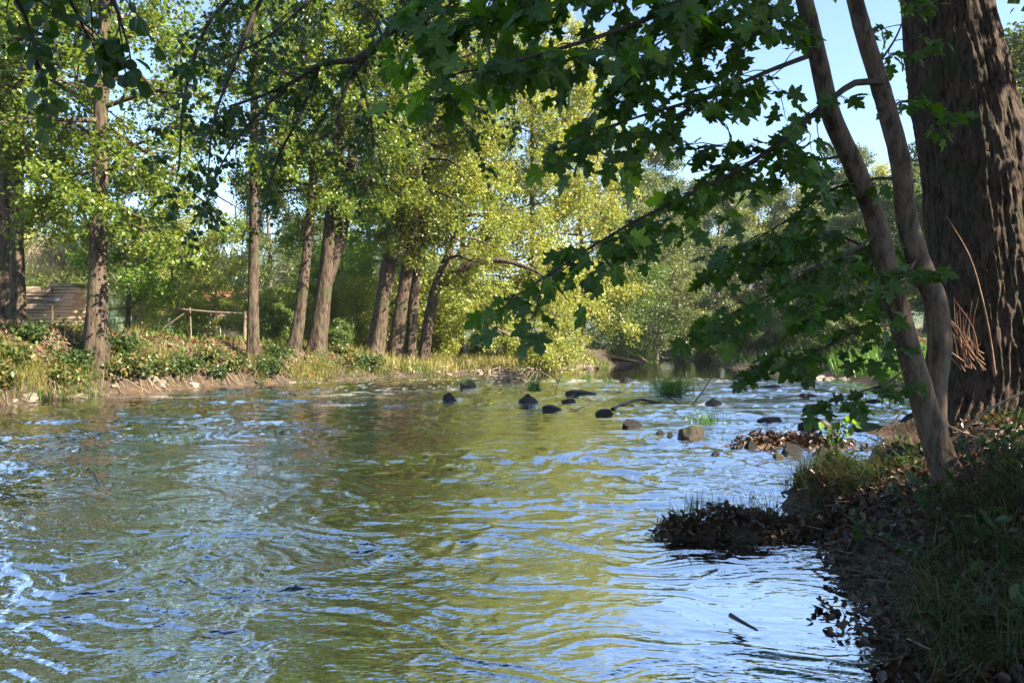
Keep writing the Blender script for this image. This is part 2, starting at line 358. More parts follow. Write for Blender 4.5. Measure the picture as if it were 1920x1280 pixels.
# ------------------------------------------------------------------ rocks (needed for foam)
ROCKS = [  # u, v of the waterline at the front, width px, height px, material, depth ratio
 (843, 751, 34, 17, 'rockwet', .8), (877, 729, 38, 24, 'rockmoss', .9), (990, 758, 52, 22, 'rockwet', .8), (1036, 771, 44, 15, 'rockwet', .8), (1066, 757, 38, 9, 'rockwet', .7),
 (1137, 778, 48, 11, 'rockwet', .6), (1187, 803, 52, 17, 'rockwet', .7), (1340, 761, 42, 16, 'rockwet', .7), (1092, 742, 74, 14, 'rockwet', .8), (1301, 824, 66, 29, 'rockmoss', .9),
 (1240, 816, 22, 7, 'rockwet', .8), (1258, 821, 20, 10, 'rockwet', .8), (1345, 860, 36, 14, 'rockwet', .7), (1372, 857, 26, 8, 'rockmoss', .8), (1410, 845, 34, 14, 'rockwet', .8),
 (1388, 846, 20, 10, 'rockwet', .8), (1490, 853, 58, 22, 'rockwet', .6), (1547, 858, 46, 21, 'rockwet', .7), (1463, 859, 28, 11, 'rockmoss', .7), (1518, 803, 50, 12, 'rockwet', .6),
 (1450, 792, 66, 9, 'rockwet', .5), (1640, 812, 88, 20, 'rockmoss', .7), (1177, 718, 40, 14, 'rockwet', .6), (1520, 745, 40, 10, 'rockwet', .7), (1525, 774, 44, 13, 'rockwet', .7),
 (1450, 728, 56, 6, 'rockwet', .5), (1060, 716, 44, 9, 'rockmoss', .8), (1110, 715, 36, 8, 'rockmoss', .8), (975, 716, 60, 8, 'rockmoss', .6), (1640, 757, 40, 8, 'rockwet', .6), (1595, 838, 40, 16, 'rockwet', .7)]
def rock_mesh(name, g, mt):
    import bmesh
    bm = bmesh.new(); bmesh.ops.create_icosphere(bm, subdivisions=4, radius=1)
    Vv = np.array([v.co[:] for v in bm.verts]); s = int(g.integers(1000))
    # planar cuts give the facets of broken stone
    for k in range(14):
        nrm = norm(g.normal(size=3)); dd = g.uniform(.5, .85); q = Vv@nrm; Vv = Vv-np.where(q > dd, (q-dd)*.92, 0)[:, None]*nrm
    Vv = np.sign(Vv)*np.abs(Vv)**.85; Vv = Vv*(1+.12*fbm(Vv[:, 0]*1.8, Vv[:, 1]*1.8, Vv[:, 2]*1.8, 4, s))[:, None]
    Fc = np.array([[v.index for v in f.verts] for f in bm.faces]); bm.free()
    Vv[:, 2] = np.where(Vv[:, 2] > 0, Vv[:, 2], Vv[:, 2]*.8); Vv /= np.abs(Vv).max(0)
    return mesh(name, Vv, Fc, mt, True)
rk = {k: [rock_mesh('stone', np.random.default_rng(100+j), M[k]) for j in range(5)] for k in ('rockwet', 'rockmoss', 'rockdry')}
RW = []
for (u, v, wp, hp, mt, dr) in ROCKS:
    Y = F*H/(v-V0); wx = wp/F*Y*.44; hz_ = hp/F*Y*.72; RW.append((*(P(u, v, Y)[:2]+[0, wx*dr*.9]), wx, hz_, mt, dr))

# ------------------------------------------------------------------ river surface
wa = np.concatenate([np.linspace(-R(86), -R(43), 50), np.linspace(-R(42.5), R(42.5), 480), np.linspace(R(43), R(86), 40)])
x, y, Q = polar(wa, np.concatenate([np.geomspace(.6, 2.4, 20)[:-1], 1/np.linspace(2.4**-.5, 48**-.5, 580)**2, np.geomspace(49, 95, 24)]))
wpx, wpy = .30*fbm(x*1.1+3, y*1.1, o=2, s=61), .30*fbm(x*1.1, y*1.1+7, o=2, s=62)
fl = ((x+wpx)*.22+(y+wpy)*.975, ((x+wpx)*.975-(y+wpy)*.22)*.62)                      # along / across the flow
rap = np.exp(-((y-26)/7.5)**2)*sstep(-9, -3, x+.1*y)*.9+.55*np.exp(-((y-13)/5)**2)*sstep(0, 3, x)
calm = np.maximum(sstep(28.5, 31.5, y+.8*vnoise(x*.5, y*.2, s=52))*sstep(-1, 3, x), sstep(34, 38, y))      # pool above the riffle
calm2 = np.exp(-(((x-1.3)/1.1)**2+((y-4.2)/1.1)**2))  # slack water beside the bank
patch = .66+.42*fbm((x*.8+y*.6)*.33+.2*wpx, (y*.8-x*.6)*.38+.2*wpy, o=3, s=40)
amp = np.clip((.55+.9*rap+.4*sstep(6, 12, y))*patch, .12, 2)*(1-.93*calm)*(1-.8*calm2)
lf = fbm(fl[0]*.9, fl[1]*.55, o=3, s=21)
mid = 1-np.abs(vnoise(fl[0]*3.2+.6*lf, fl[1]*2.0, s=25)); mid2 = 1-np.abs(vnoise(fl[0]*6.5+.8*lf, fl[1]*4.2, s=27))
hi = fbm(fl[0]*17, fl[1]*11, o=2, s=30)
mid3 = 1-np.abs(vnoise(fl[0]*11+lf, fl[1]*6.5+mid, s=28))
near = 1-sstep(9, 16, y)
farw = sstep(5.5, 10, y)*(1-sstep(34, 40, y)); w1 = 1-np.abs(vnoise(fl[0]*1.9+.5*lf, fl[1]*1.7, s=35)); w2 = 1-np.abs(vnoise(fl[0]*1.05+.4*lf, fl[1]*1.0, s=36)); ffar = sstep(13, 20, y)
z = amp*(.024*lf+.040*mid**3+.038*mid2**3+near*.022*mid3**2+.006*hi*near+farw*(.045*w1**2*(1-.5*ffar)+.07*ffar*w2**2)-.03)-.012-.03*farw*amp*(1+.4*ffar)*.6
z = np.where(z > 0, .035*np.tanh(z/.035), z)
def ridge(pts, wd, h, z):
    pts = np.array([P(u, v, F*H/(v-V0))[:2] for u, v in pts]); best = np.full(x.shape, 9.)
    for a, b_ in zip(pts[:-1], pts[1:]):
        d_ = b_-a; tt = np.clip(((x-a[0])*d_[0]+(y-a[1])*d_[1])/(d_@d_), 0, 1)
        best = np.minimum(best, np.hypot(x-a[0]-tt*d_[0], y-a[1]-tt*d_[1]))
    n_ = .7+.5*vnoise(x*3, y*5, s=33)
    g_ = np.exp(-(best/wd)**2)*n_
    return z+h*g_, g_
foam = np.zeros_like(x)
for pts, wd, h in [([(640, 1022), (760, 1000), (850, 965), (930, 925), (1010, 905)], .10, .010), ([(600, 1020), (850, 1015), (1010, 1010), (1130, 985)], .08, .008),
                   ([(940, 962), (1100, 965), (1250, 972)], .08, .009), ([(380, 1120), (620, 1100), (800, 1085)], .05, .004), ([(60, 1250), (330, 1215), (640, 1185)], .05, .004), ([(1330, 905), (1480, 920)], .07, .02)]:
    z, g_ = ridge(pts, wd, h, z); foam = np.maximum(foam, .0*g_)
for (rx, ry, rw, rh, mt, dr) in RW:                  # pillow upstream, broken white wake downstream of every stone
    dx, dy = x-rx, y-ry; al = -(dx*.30+dy*.95); ac_ = dx*.95-dy*.30
    z = z+.5*min(rh, .12)*np.exp(-((al+rw*1.1)/(rw*.7))**2-(ac_/(rw*1.3))**2)*(1-calm)
    wk = np.exp(-((np.abs(ac_)-rw*.8-.22*np.maximum(al, 0))/(rw*.4+.05))**2)*sstep(-rw*1.6, -rw*.3, al)*np.exp(-np.maximum(al, 0)/(rw*2.5+.3))
    z = z+.022*wk*(1-calm)*(.6+.6*vnoise(x*5, y*5, s=44)); foam = np.maximum(foam, .6*wk*(1-calm)*(ry > 16))
crest = sstep(.84, 1.0, mid2*.55+mid*.45)
foam = np.maximum(foam, crest*sstep(.42, .8, rap)*(y > 17)*.62)
for (u, v, su, sv) in [(700, 738, 110, 5), (660, 757, 90, 5), (720, 762, 60, 4), (1290, 735, 60, 4), (300, 744, 60, 2)]:
    q = P(u, v, F*H/(v-V0)); foam = np.maximum(foam, .55*np.exp(-((x-q[0])/(su/F*q[1]))**2-((y-q[1])/(sv*q[1]**2/F/H))**2)*sstep(-.1, .5, fbm(x*2.2, y*3, o=2, s=50)))
chop = np.clip(.34+.25*rap-.10*sstep(7, 14, y), 0, 1)*(1-.9*calm)*(1-.75*calm2)*np.clip(.75+.5*fbm(x*.8+wpx, y*.8+wpy, o=3, s=60), .3, 1.2)*np.interp(y, [3, 12, 30], [1, .9, .8])
obj('river', mesh('river', np.stack([x, y, z], -1).reshape(-1, 3), Q, M['water'], True, {'foam': foam.ravel(), 'chop': chop.ravel()}), kind='structure')
def wz(X, Yv): return 0.0

# ------------------------------------------------------------------ trees
def gen_tree(g, trunk, rads, nl=26, t0=.35, L=4.0, el=(5, 45), droop=.12, sub=7, tw=5, nleaf=26, lsize=.1, spread=.16, bias=None, profile=None, tsides=14, leaf_shape=4, bark_amp=.03, sublen=.42, twl=.5):
    """trunk: (k,3) local points, rads (k). returns trunk mesh data, limb data, leaf data"""
    tp = resample(np.column_stack([trunk, rads]), 30); tr = tp[:, 3].copy(); tp = tp[:, :3]
    T = (tp, tr)
    golden = 2.39996; i = np.arange(nl); tt = t0+(1-t0)*(i+g.random(nl))/nl
    k = tt*29; k0 = np.clip(k.astype(int), 0, 28); f = (k-k0)[:, None]
    base = tp[k0]*(1-f)+tp[k0+1]*f; br = np.interp(tt, np.linspace(0, 1, 30), tr)
    az = i*golden+g.normal(0, .35, nl)
    hd = np.stack([np.cos(az), np.sin(az), 0*az], 1)
    if bias is not None: hd = norm(hd+np.asarray(bias, float))
    hd[:, 2] = 0
    prof = np.ones(nl) if profile is None else np.interp((tt-t0)/(1-t0), np.linspace(0, 1, len(profile)), profile)
    ln = L*prof*g.uniform(.65, 1.2, nl); e = np.radians(g.uniform(el[0], el[1], nl)+np.clip((tt-.8)*120, 0, 30))
    s = np.linspace(0, 1, 7)
    dirv = hd*np.cos(e)[:, None]+np.array([0, 0, 1.])*np.sin(e)[:, None]
    wob = np.cumsum(g.normal(0, .05, (nl, 7, 3)), 1)*ln[:, None, None]*.55; wob -= wob[:, :1]
    lp = base[:, None]+dirv[:, None]*(ln[:, None]*s)[..., None]+wob; lp[..., 2] -= droop*ln[:, None]*s**2*1.6
    lr = np.minimum(br*.45, .018*ln+.012)[:, None]*(1-.85*s)
    def along(paths, m, lo, hi_):
        n_ = len(paths); q = g.uniform(lo, hi_, (n_, m)); kk = q*(paths.shape[1]-1); a0 = np.clip(kk.astype(int), 0, paths.shape[1]-2); ff_ = (kk-a0)[..., None]
        r_ = np.arange(n_)[:, None]; p_ = paths[r_, a0]*(1-ff_)+paths[r_, a0+1]*ff_; d_ = norm(paths[r_, a0+1]-paths[r_, a0])
        return p_.reshape(-1, 3), d_.reshape(-1, 3), q.ravel()
    sp, sdv, q = along(lp, sub, .22, 1.0)
    n2_ = len(sp); rd = g.normal(size=(n2_, 3)); rd[:, 2] *= .6
    sdir = norm(sdv*.75+norm(rd)*.85); sl_ = np.repeat(ln, sub)*sublen*(1-.45*q)*g.uniform(.6, 1.2, n2_)
    s4 = np.linspace(0, 1, 4); spth = sp[:, None]+sdir[:, None]*(sl_[:, None]*s4)[..., None]
    spth[..., 2] -= (droop*1.6*sl_)[:, None]*s4**2
    sr = np.repeat(lr[:, 3], sub)[:, None]*.45*(1-.8*s4)+.003
    tp_, td_, q2 = along(spth, tw, .2, 1.0); n3 = len(tp_)
    rd = norm(g.normal(size=(n3, 3))); tdir = norm(td_*.7+rd*.9); tl = np.repeat(sl_, tw)*twl*g.uniform(.6, 1.2, n3)
    s3 = np.linspace(0, 1, 3); tpth = tp_[:, None]+tdir[:, None]*(tl[:, None]*s3)[..., None]; tpth[..., 2] -= (droop*2*tl)[:, None]*s3**2
    trd = np.full((n3, 3), .0045)*np.array([1, .8, .4])
    lpz, _, _ = along(tpth, nleaf, .05, 1.05); lpz = lpz+g.normal(0, spread, lpz.shape)*np.array([1, 1, .7])
    LV = leaves(lpz, lsize*g.uniform(.65, 1.25, len(lpz)), g, shape=leaf_shape)
    return T, (lp, lr, spth, sr, tpth, trd), LV
def trunk_mesh(name, tp, tr, mt, sides=14, rings=40, bark=.05, flare=.3, fl_h=.05, furrow=4, s=0):
    q = resample(np.column_stack([tp, tr]), rings); tp, tr = q[:, :3], q[:, 3]
    k = np.linspace(0, 1, rings); tr = tr*(1+flare*np.exp(-k/fl_h))
    V, Q = tubes(tp, tr, sides); c = np.repeat(tp, sides, 0); th = np.tile(np.arange(sides)/sides*2*np.pi, rings); kk = np.repeat(k, sides)
    d = V-c; Lh = np.repeat(np.concatenate([[0], np.cumsum(np.linalg.norm(np.diff(tp, axis=0), axis=1))]), sides)
    lump = .10*fbm(np.cos(th)*1.3, np.sin(th)*1.3, Lh*.7, 3, s)+bark*2.6*(.45-np.abs(fbm(np.cos(th)*furrow, np.sin(th)*furrow, Lh*furrow*.25, 2, s+5)))
    but = .22*np.exp(-kk/fl_h)*np.maximum(np.sin(th*5+s), -.2)*(flare > 0)
    V = c+d*(1+lump+but)[:, None]
    return mesh(name, V, Q, mt, True)
def limbs_mesh(name, lb, mt, lods=(6, 4, 3)):
    a = Acc()
    for j, k in enumerate((0, 2, 4)):
        if lods[j]: V, Q = tubes(lb[k], lb[k+1], lods[j]); a.add(V, Q)
    return a.mesh(name, mt)
def tree(name, label, cat, loc, trunk, rads, bark, leaf, seed, group=None, tsides=26, rings=64, flare=.14, extra=None, lods=(6, 4, 0), fl_h=.06, **kw):
    g = np.random.default_rng(seed); root = thing(name, label, cat, loc, group)
    T, lb, LV = gen_tree(g, np.asarray(trunk, float), np.asarray(rads, float)*.79, **kw)
    obj('trunk', trunk_mesh('trunk', *T, M[bark], tsides, rings, s=seed, flare=flare, fl_h=fl_h), root)
    for e in (extra or []):
        e = np.asarray(e, float); obj('trunk', trunk_mesh('trunk', e[:, :3], e[:, 3], M[bark], tsides, 30, s=seed+3, flare=0), root)
    obj('limbs', limbs_mesh('limbs', lb, M[bark if lods[1] == 4 else 'twig'], lods), root)
    obj('crown', mesh('crown', LV[0], LV[1], M[leaf], False, {'rnd': LV[2]}), root)
    return root
def up(u, v, Y, base): return P(u, v, Y)-base

# left-bank alders: (label, Y of the foot, pixels of the centre line [(u,v,width px)...], extra height, crown settings)
def bank_alder(label, Y, line, seed, leaf='alder', top=(0, 0, 5), dY=0, **kw):
    u, v, wp = line[0]; gx = (u-U0)/F*Y
    base = np.array([gx, Y, gz(gx, Y)-.15]); pts = [np.zeros(3)]; rr = [wp/F*Y*.5]
    for j, (u, v, wp) in enumerate(line[1:]):
        p = P(u, v, Y+dY*(j+1)/len(line)); pts.append(p-base); rr.append(wp/F*Y*.5)
    last = pts[-1]; r_ = rr[-1]
    pts.append(last+np.array(top)*.55); rr.append(r_*.6); pts.append(last+np.array(top)*1.0); rr.append(.03)
    d = dict(nl=40, t0=.26, L=3.6, el=(-12, 36), droop=.18, sub=8, tw=6, nleaf=17, lsize=.125, spread=.125, bias=(.15, -.12, 0), profile=[.75, 1, 1, .85, .45]); d.update(kw); d['t0'] -= .1; d['nleaf'] = d['nleaf']-2
    return tree('alder_tree', label, 'tree', tuple(base), pts, rr, 'alderbark', leaf, seed, **d)
GA = 'alders along the far bank'
bank_alder('stout alder with sun-spotted pale bark beside the lumber pile fence', 24.5, [(12, 600, 56), (14, 420, 46), (16, 240, 40), (20, 60, 34)], 11, t0=.42, L=3.4)
bank_alder('slim shaded alder trunk hugging the stout spotted alder', 23.5, [(34, 600, 34), (32, 420, 26), (34, 240, 23), (38, 60, 20)], 12, t0=.5, L=2.8, nl=22)
bank_alder('alder rising out of the bramble bank in front of the lumber pile', 21.5, [(180, 700, 54), (182, 560, 42), (186, 400, 36), (190, 200, 30), (196, 40, 26)], 13, t0=.36, L=3.8, top=(.2, 0, 6), nl=46)
bank_alder('straight slender alder beside the end post of the pole railing', 26.6, [(474, 700, 26), (475, 560, 23), (476, 400, 21), (477, 240, 18), (478, 80, 15)], 14, t0=.5, L=2.5, nl=26, nleaf=17, top=(0, 0, 5))
bank_alder('dark leaning alder left of the stout ribbed alder', 29, [(548, 690, 28), (560, 600, 25), (572, 500, 22), (584, 380, 20), (592, 260, 21), (600, 80, 18)], 15, t0=.45, L=3.2)
bank_alder('stout ribbed alder leaning over nettles at the waterside', 30, [(592, 672, 42), (606, 560, 33), (620, 420, 29), (636, 280, 24), (652, 120, 24)], 16, t0=.42, L=3.8,
           extra=[np.column_stack([PS([(606, 560, 30.1), (640, 440, 30.2), (656, 330, 30.3), (668, 230, 30.4), (690, 60, 30.5)])-np.array([P(592, 672, 30)[0], 30, gz(P(592, 672, 30)[0], 30)-.15]), [.2, .22, .19, .16, .09]])])
bank_alder('tallest leaning alder of the clump above the gravel bar', 33, [(700, 668, 40), (722, 540, 34), (748, 400, 31), (785, 280, 28), (818, 170, 25), (845, 60, 22)], 17, t0=.38, L=4.6, bias=(.4, -.25, 0), nl=34)
bank_alder('sun-striped alder trunk second in the leaning clump', 33.6, [(737, 668, 36), (755, 560, 30), (772, 440, 26), (782, 330, 24), (800, 180, 18)], 18, t0=.45, L=3.4, leaf='gold', nl=24)
bank_alder('dark narrow alder trunk behind the sun-striped one in the clump', 34, [(768, 660, 28), (776, 560, 23), (786, 440, 20), (792, 320, 20), (806, 190, 15)], 19, t0=.5, L=3.2, leaf='gold', nl=22)
bank_alder('forked alder with one limb arching out over the gravel bar', 34.6, [(792, 660, 28), (806, 590, 25), (818, 540, 24), (836, 490, 19), (852, 440, 16), (862, 360, 13)], 20, t0=.4, L=3.6, leaf='gold', top=(.8, -.2, 3.5), nl=26, el=(-15, 30), bias=(.6, -.3, 0),
           extra=[np.column_stack([PS([(816, 545, 34.6), (840, 520, 34.4), (880, 498, 34.2), (925, 488, 34), (985, 500, 33.6), (1040, 530, 33.2)])-np.array([P(792, 660, 34.6)[0], 34.6, gz(P(792, 660, 34.6)[0], 34.6)-.15]), [.24, .2, .17, .13, .09, .03]])])
# broad pale-leaved trees closing the view behind the bar
def back_tree(label, u, Y, hgt, L, seed, leaf='gold', name='willow_tree', t0=.12, nl=44, lean=(0, 0), r=.28, nleaf=15, lsize=.175, bark='farbark', group=None, **kw):
    gx = (u-U0)/F*Y; base = np.array([gx, Y, gz(gx, Y)-.15]); q = np.linspace(0, 1, 5)
    pts = np.stack([lean[0]*q**1.5+.25*np.sin(q*5+seed), lean[1]*q+.2*np.cos(q*4+seed)-.2, hgt*q], 1); pts[0] = 0
    d = dict(nl=nl, t0=t0, L=L, el=(-15, 35), droop=.2, sub=8, tw=6, nleaf=nleaf, lsize=lsize, spread=.26, profile=[.75, 1, 1, .8, .4]); d.update(kw)
    return tree(name, label, 'tree', tuple(base), pts, r*np.array([1, .8, .6, .4, .12]), bark, leaf, seed, group=group, lods=(5, 3, 0), tsides=12, rings=30, **d)
back_tree('pale gold-leaved willow standing behind the clump of leaning alders', 860, 42, 20, 5.2, 31, nl=50)
back_tree('tall sunlit willow with sprays reaching down to the gravel bar', 985, 44, 20, 5.0, 32, nl=54, t0=.08, lean=(1, -1))
back_tree('yellow-green willow rising at the tip of the gravel bar', 1090, 50, 21, 5.0, 33, nl=50, leaf='gold')
back_tree('fresh green tree between the alder clump and the gold willow', 700, 46, 19, 5.4, 34, leaf='fresh', nl=44, name='ash_tree')
back_tree('dark green ash hanging over the still pool', 1165, 53, 9.5, 3.8, 35, leaf='herb', nl=44, t0=.1, name='ash_tree', el=(-25, 20), lsize=.13)
back_tree('shaded ash leaning over the water behind the dark green ash', 1230, 60, 13, 4.6, 36, leaf='dull', nl=40, t0=.06, name='ash_tree', el=(-25, 25), lsize=.17)
# ------------------------------------------------------------------ low overhanging bough above the bar
def bough(root, line, radii, leaf, seed, nsub=26, ln=1.0, tw=5, nleaf=22, lsize=.11, droop=.2, spread=.12):
    g = np.random.default_rng(seed); base = np.array(root.location); pts = resample(np.column_stack([PS(line)-base, radii]), 16)
    bp_, brd = pts[None, :, :3], pts[None, :, 3]
    a = Acc(); V, Q = tubes(bp_, brd, 8); a.add(V, Q)
    s = g.uniform(.2, 1, nsub); k = s*15; k0 = np.clip(k.astype(int), 0, 14); f = (k-k0)[:, None]; b0 = bp_[0][k0]*(1-f)+bp_[0][k0+1]*f; td = norm(bp_[0][k0+1]-bp_[0][k0])
    rd = norm(g.normal(size=(nsub, 3))*[1, 1, .6]); dr_ = norm(td*.6+rd); l_ = ln*g.uniform(.5, 1.2, nsub); s4 = np.linspace(0, 1, 4)
    sp = b0[:, None]+dr_[:, None]*(l_[:, None]*s4)[..., None]; sp[..., 2] -= (droop*l_)[:, None]*s4**2
    V, Q = tubes(sp, np.full((nsub, 4), .012)*(1.1-s4), 4); a.add(V, Q)
    q = g.uniform(.2, 1, (nsub, tw)); kk = q*3; a0 = np.clip(kk.astype(int), 0, 2); f = (kk-a0)[..., None]; r_ = np.arange(nsub)[:, None]
    tb = (sp[r_, a0]*(1-f)+sp[r_, a0+1]*f).reshape(-1, 3); n_ = len(tb); td = norm(np.repeat(dr_, tw, 0)*.6+norm(g.normal(size=(n_, 3)))); tl = ln*.4*g.uniform(.5, 1.2, n_)
    tpth = tb[:, None]+td[:, None]*(tl[:, None]*np.linspace(0, 1, 3))[..., None]; V, Q = tubes(tpth, np.full((n_, 3), .004), 3); a.add(V, Q)
    lp = (tb[:, None]+td[:, None]*(tl[:, None]*g.random((n_, nleaf)))[..., None]).reshape(-1, 3)+g.normal(0, spread, (n_*nleaf, 3))
    return a, lp, g
wr_ = [o for o in C.objects if o.get('label', '').startswith('tall sunlit willow')][0]
for sd_, ln_ in ((51, [(975, 600, 44), (900, 570, 40), (860, 570, 37), (900, 600, 35.5), (980, 640, 35), (1070, 682, 35)]), (52, [(985, 590, 44), (1010, 560, 41), (1040, 590, 38.5), (1065, 640, 37.5)]), (53, [(975, 620, 44), (940, 600, 39), (930, 610, 36.5), (1000, 655, 35.4), (1045, 690, 35)])):
    a, lp, g = bough(wr_, ln_, np.linspace(.12, .02, len(ln_)), 'gold', sd_, nsub=40, ln=1.5, tw=6, nleaf=26, lsize=.12)
    obj('limb', a.mesh('limb', M['farbark']), wr_)
    V, Fc, r_ = leaves(lp, .125*g.uniform(.6, 1.2, len(lp)), g); obj('foliage', mesh('foliage', V, Fc, M['gold'], False, {'rnd': r_}), wr_, kind='stuff')

# shared crowns for the trees of the far river bend, the field and the right bank
def proto(seed, hgt, L, leaf, nl=36, t0=.15, **kw):
    g = np.random.default_rng(seed); q = np.linspace(0, 1, 5); pts = np.stack([.3*np.sin(q*4+seed)*q, .3*np.cos(q*5+seed)*q, hgt*q], 1)
    d = dict(nl=nl, t0=t0, L=L, el=(-5, 45), droop=.15, sub=8, tw=6, nleaf=15, lsize=.2, spread=.3, profile=[.8, 1, 1, .85, .45]); d.update(kw)
    T, lb, LV = gen_tree(g, pts, hgt*.018*np.array([1, .8, .6, .4, .1]), **d)
    return [('trunk', trunk_mesh('trunk', *T, M['farbark'], 10, 24, s=seed)), ('limbs', limbs_mesh('limbs', lb, M['farbark'], (5, 3, 0))), ('crown', mesh('crown', LV[0], LV[1], M[leaf], False, {'rnd': LV[2]}))]
PR = {'far1': proto(61, 16, 4.6, 'dull'), 'far2': proto(62, 18, 4.2, 'dull', nl=40), 'far3': proto(63, 14, 4.6, 'gold', nl=38), 'fruit': proto(64, 6.5, 2.6, 'fresh', nl=26, t0=.2, lsize=.11, spread=.17, nleaf=12),
      'fruit2': proto(65, 6, 2.6, 'gold', nl=26, t0=.16, lsize=.11, spread=.17, nleaf=14), 'bush': proto(66, 2.6, 1.4, 'herb', nl=26, t0=.02, lsize=.11, spread=.14, nleaf=10, el=(0, 60)),
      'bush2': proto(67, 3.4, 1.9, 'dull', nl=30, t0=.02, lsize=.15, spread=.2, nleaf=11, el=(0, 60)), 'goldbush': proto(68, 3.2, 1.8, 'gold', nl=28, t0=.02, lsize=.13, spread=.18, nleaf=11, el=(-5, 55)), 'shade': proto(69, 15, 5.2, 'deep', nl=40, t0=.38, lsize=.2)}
def place(kind, name, label, cat, u, Y, sc=1., rz=0., group=None, x=None, dz=-.12):
    gx = (u-U0)/F*Y if x is None else x
    o = thing(name, label, cat, (gx, Y, gz(gx, Y)+dz), group); o.rotation_euler = (0, 0, rz); o.scale = (sc, sc, sc)
    for nm, me in PR[kind]: obj(nm, me, o)
    return o
GF = 'hazy trees closing the far river bend'
k = 0
for (kind, u, Y, sc) in [('far1', 1270, 70, .8), ('far2', 1345, 78, .95), ('far3', 1420, 84, 1.1), ('far1', 1500, 78, 1.05), ('far2', 1585, 86, 1.15), ('far3', 1660, 92, 1.3), ('far2', 1310, 96, 1.1), ('far1', 1400, 104, 1.35), ('far3', 1520, 110, 1.45),
                         ('far2', 1230, 84, 1.2), ('far1', 1740, 80, 1.2), ('far2', 1850, 72, 1.25), ('far3', 1930, 80, 1.4), ('far1', 2010, 70, 1.3), ('far3', 1600, 118, 1.5), ('far1', 1170, 76, 1.2)]:
    place(kind, 'broadleaf_tree', 'hazy sunlit broadleaf tree on the slope beyond the river bend', 'tree', u, Y, sc, k*1.3, GF); k += 1
GR = 'trees on the right bank past the sunlit grass'
for (kind, u, Y, sc) in [('far1', 1500, 64, .6), ('far2', 1600, 66, .7), ('far1', 1690, 54, .75), ('far2', 1800, 44, .9), ('far3', 1910, 58, 1.5), ('far1', 1990, 40, 1.1), ('far3', 2060, 50, 1.1)]:
    place(kind, 'broadleaf_tree', 'grey-green tree on the right bank behind the maple leaves', 'tree', u, Y, sc, k*1.7, GR); k += 1
# trees of the near bank to the right, whose crowns shade the stream and the maple
for (x_, y_, sc) in [(11, -6, 1.0), (12.5, -2.2, 1.05), (9.5, -11, 1.0), (18, -6, 1.15), (15, 11.5, .95), (18, 17, .95)]:
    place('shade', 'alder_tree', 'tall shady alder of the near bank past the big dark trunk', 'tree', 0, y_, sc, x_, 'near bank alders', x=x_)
# trees behind the left bank
GB = 'trees behind the far bank field'
for (kind, u, Y, sc, lab, rz) in [('fruit', 236, 29, 1.0, 'bushy apple tree with forked trunk between pole railing and lumber pile', 1), ('fruit2', 330, 36, 1.0, 'yellow-green apple tree standing in the field behind the railing', 2),
                                  ('fruit2', 400, 46, 1.1, 'round sunlit tree in the field beside the pink house', 4), ('goldbush', 90, 38, 1.3, 'golden bush growing behind the lumber pile', .4), ('fruit', 640, 40, .95, 'leafy field tree behind the two stout waterside alders', 2.5),
                                  ('fruit2', 30, 46, 1.5, 'tall green tree far behind the spotted alder', .7), ('far3', 250, 70, .75, 'pale tree at the far side of the field', .9), ('far1', 120, 80, .8, 'grey-green tree rising far behind the golden bush', 3),
                                  ('far3', 590, 75, .8, 'pale tree far behind the dark leaning alder', 5), ('far1', 690, 70, 1.0, 'grey-green tree far behind the alder clump', 2.2), ('far2', 5, 75, .8, 'grey-green tree at the far end of the field', 1.1), ('goldbush', 540, 60, 1.1, 'golden bush right of the pink house', 3.3), ('far1', 505, 64, .95, 'grey-green tree just right of the pink house', 4.1), ('far3', 330, 66, .9, 'tall pale tree left of the pink house', 5.2)]:
    place(kind, 'field_tree' if 'bush ' not in lab else 'bush', lab, 'tree' if 'bush ' not in lab else 'bush', u, Y, sc, rz, GB)
# waterside bushes
for (kind, u, Y, sc, lab) in [('bush2', 1400, 45, .62, 'grey-green willow bush standing out into the pool'), ('bush2', 1440, 47, .7, 'second willow bush close behind the pool-side willow bush'), ('bush', 1330, 60, .8, 'low bush at the bend where the river disappears'),
                              ('bush2', 1280, 64, .8, 'grey bush under the far trees at the bend'), ('bush', 1490, 43, .7, 'bush on the right bank beside the pool'), ('bush2', 1520, 46, .8, 'tall grey bush on the right bank under the far trees'), ('bush2', 1580, 44, .8, 'wide grey bush on the right bank behind the bright grass'), ('bush2', 1470, 54, .9, 'grey bush on the right bank at the bend'), ('bush', 1540, 40, .6, 'green bush on the right bank facing the gravel bar'), ('goldbush', 1390, 56, .8, 'golden bush on the right bank at the bend'), ('bush2', 1560, 36, .5, 'low grey bush behind the sunlit gravel spit'),
                              ('bush', 640, 31.5, .5, 'leafy nettle bush at the foot of the ribbed alder'), ('goldbush', 690, 38, .7, 'pale bush between the two alder groups'), ('goldbush', 830, 40, .9, 'pale bush behind the forked alder'), ('goldbush', 575, 37, 1.1, 'pale bush behind the dark leaning alder'), ('fruit2', 655, 37, .7, 'bright green bush behind the ribbed alder'), ('goldbush', 760, 40, 1.2, 'tall pale bush filling the gap behind the alder clump'), ('goldbush', 500, 39, .9, 'pale bush behind the slender alder in the field'), ('bush', 900, 41.5, .6, 'green bush at the back of the gravel bar'),
                              ('goldbush', 960, 41, .55, 'golden bush beneath the overhanging willow spray'), ('bush', 530, 30, .6, 'green bush between the slender alder and the dark leaning alder'), ('bush2', 1620, 33, .6, 'grey bush above the sunlit grass'), ('fruit2', 500, 45, .6, 'small green tree behind the slender alder')]:
    place(kind, 'waterside_bush', lab, 'bush', u, Y, sc, u*.7, 'bushes along the water')

